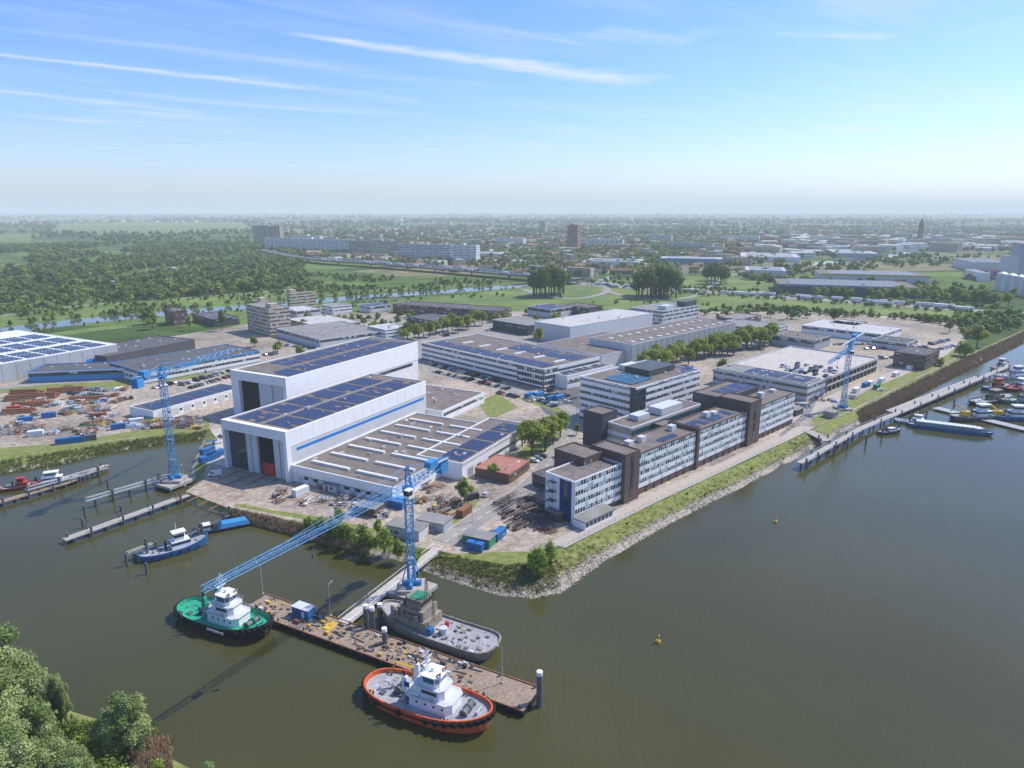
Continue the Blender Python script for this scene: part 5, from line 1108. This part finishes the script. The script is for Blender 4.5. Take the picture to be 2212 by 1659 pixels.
# ---------------------------------------------------------------- sun, sky, camera
el=math.radians(50); az=math.atan2(.9,.44); S=Vector((math.sin(az)*math.cos(el),math.cos(az)*math.cos(el),math.sin(el)))
ld=bpy.data.lights.new('sun','SUN'); ld.energy=5.0; ld.angle=math.radians(.53); ld.color=(1,.95,.87); lo=bpy.data.objects.new('sun',ld); COL.objects.link(lo); lo.rotation_euler=S.to_track_quat('Z','Y').to_euler()
w=bpy.data.worlds.new('World'); SCN.world=w; w.use_nodes=True; nt=w.node_tree; N=nt.nodes; L=nt.links; bg=N['Background']
sk=N.new('ShaderNodeTexSky'); sk.sky_type='NISHITA'; sk.sun_disc=False; sk.sun_elevation=el; sk.sun_rotation=az; sk.altitude=0; sk.air_density=1.0; sk.dust_density=.8; sk.ozone_density=4.0
hs=N.new('ShaderNodeHueSaturation'); hs.inputs['Saturation'].default_value=1.2; hs.inputs['Value'].default_value=1.28; L.new(sk.outputs[0],hs.inputs['Color'])
tn=N.new('ShaderNodeMix'); tn.data_type='RGBA'; tn.blend_type='MULTIPLY'; tn.inputs[0].default_value=1; L.new(hs.outputs[0],tn.inputs[6]); tn.inputs[7].default_value=(.86,.88,1.10,1)
def M(op,a_,b_=None,c_=None,clamp=False):
    n=N.new('ShaderNodeMath'); n.operation=op; n.use_clamp=clamp
    for i,v in enumerate((a_,b_,c_)):
        if v is None: continue
        if isinstance(v,(int,float)): n.inputs[i].default_value=v
        else: L.new(v,n.inputs[i])
    return n.outputs[0]
tc=N.new('ShaderNodeTexCoord'); sx=N.new('ShaderNodeSeparateXYZ'); L.new(tc.outputs['Generated'],sx.inputs[0])
z=M('MAXIMUM',sx.outputs[2],.015); u=M('DIVIDE',sx.outputs[0],z); v=M('DIVIDE',sx.outputs[1],z)
cb=N.new('ShaderNodeCombineXYZ'); L.new(u,cb.inputs[0]); L.new(v,cb.inputs[1])
ca,sa=math.cos(math.radians(36)),math.sin(math.radians(36))
al=M('ADD',M('MULTIPLY',u,ca),M('MULTIPLY',v,sa)); ac=M('SUBTRACT',M('MULTIPLY',v,ca),M('MULTIPLY',u,sa))
cs=N.new('ShaderNodeCombineXYZ'); L.new(M('MULTIPLY',al,.35),cs.inputs[0]); L.new(M('MULTIPLY',ac,1.6),cs.inputs[1])
nz=N.new('ShaderNodeTexNoise'); nz.inputs['Scale'].default_value=1.; nz.inputs['Detail'].default_value=9; nz.inputs['Roughness'].default_value=.6; nz.inputs['Distortion'].default_value=.6; L.new(cs.outputs[0],nz.inputs['Vector'])
nb_=N.new('ShaderNodeTexNoise'); nb_.inputs['Scale'].default_value=.33; nb_.inputs['Detail'].default_value=3; L.new(cb.outputs[0],nb_.inputs['Vector'])
mr=N.new('ShaderNodeMapRange'); mr.interpolation_type='SMOOTHSTEP'; mr.inputs[1].default_value=.43; mr.inputs[2].default_value=.78; L.new(nz.outputs['Fac'],mr.inputs[0])
mr2=N.new('ShaderNodeMapRange'); mr2.inputs[1].default_value=.36; mr2.inputs[2].default_value=.62; L.new(nb_.outputs['Fac'],mr2.inputs[0])
cl=M('MULTIPLY',M('MULTIPLY',mr.outputs[0],mr2.outputs[0]),.55)
nf=N.new('ShaderNodeTexNoise'); nf.inputs['Scale'].default_value=3.; nf.inputs['Detail'].default_value=6; L.new(cb.outputs[0],nf.inputs['Vector']); wob=M('MULTIPLY',M('SUBTRACT',nf.outputs['Fac'],.5),1.3)
def trail(A,B,w0,w1,st):
    dx,dy=B[0]-A[0],B[1]-A[1]; l=math.hypot(dx,dy); ux,uy=dx/l,dy/l
    s=M('ADD',M('MULTIPLY',M('SUBTRACT',u,A[0]),ux/l),M('MULTIPLY',M('SUBTRACT',v,A[1]),uy/l))
    t=M('SUBTRACT',M('MULTIPLY',M('SUBTRACT',v,A[1]),ux),M('MULTIPLY',M('SUBTRACT',u,A[0]),uy))
    w_=M('ADD',M('MULTIPLY',s,w1-w0),w0); w_=M('MAXIMUM',w_,.01)
    t=M('ADD',t,M('MULTIPLY',wob,M('MULTIPLY',w_,1.3)))
    m_=M('SUBTRACT',1,M('DIVIDE',M('ABSOLUTE',t),w_),clamp=True)
    e0=M('MULTIPLY',s,8,clamp=True); e1=M('MULTIPLY',M('SUBTRACT',1,s),8,clamp=True)
    return M('MULTIPLY',M('MULTIPLY',M('MULTIPLY',m_,e0),e1),M('MULTIPLY',M('ADD',nf.outputs['Fac'],.2),st))
tot=cl
for T_ in(((-1.36,4.38),(1.15,6.08),.06,.36,.85),((-3.8,4.65),(-1.58,6.4),.07,.18,.65),((-4.6,6.2),(-3.2,7.9),.1,.2,.35),((1.5,4.40),(2.3,4.52),.08,.14,.4),((.45,4.3),(1.15,4.6),.14,.24,.35),((-3.,4.2),(-1.0,5.6),.12,.2,.22),((-2.2,5.6),(-.8,7.2),.15,.3,.22)):
    tot=M('ADD',tot,trail(*T_))
tot=M('MINIMUM',tot,.85)
mixc=N.new('ShaderNodeMix'); mixc.data_type='RGBA'; L.new(tot,mixc.inputs[0]); L.new(tn.outputs[2],mixc.inputs[6]); mixc.inputs[7].default_value=(6.0,6.3,6.6,1)
L.new(mixc.outputs[2],bg.inputs['Color']); bg.inputs['Strength'].default_value=.15
cd=bpy.data.cameras.new('camera'); cd.sensor_width=36; cd.lens=FPX/2212*36; cd.clip_start=.5; cd.clip_end=200000
co=bpy.data.objects.new('camera',cd); COL.objects.link(co); co.location=(0,0,CAMH); co.rotation_euler=(math.pi/2-TILT,0,0); SCN.camera=co
SCN.view_settings.view_transform='Standard'; SCN.view_settings.look='None'; SCN.view_settings.exposure=0; SCN.view_settings.gamma=1
print('done',len(bpy.data.objects))
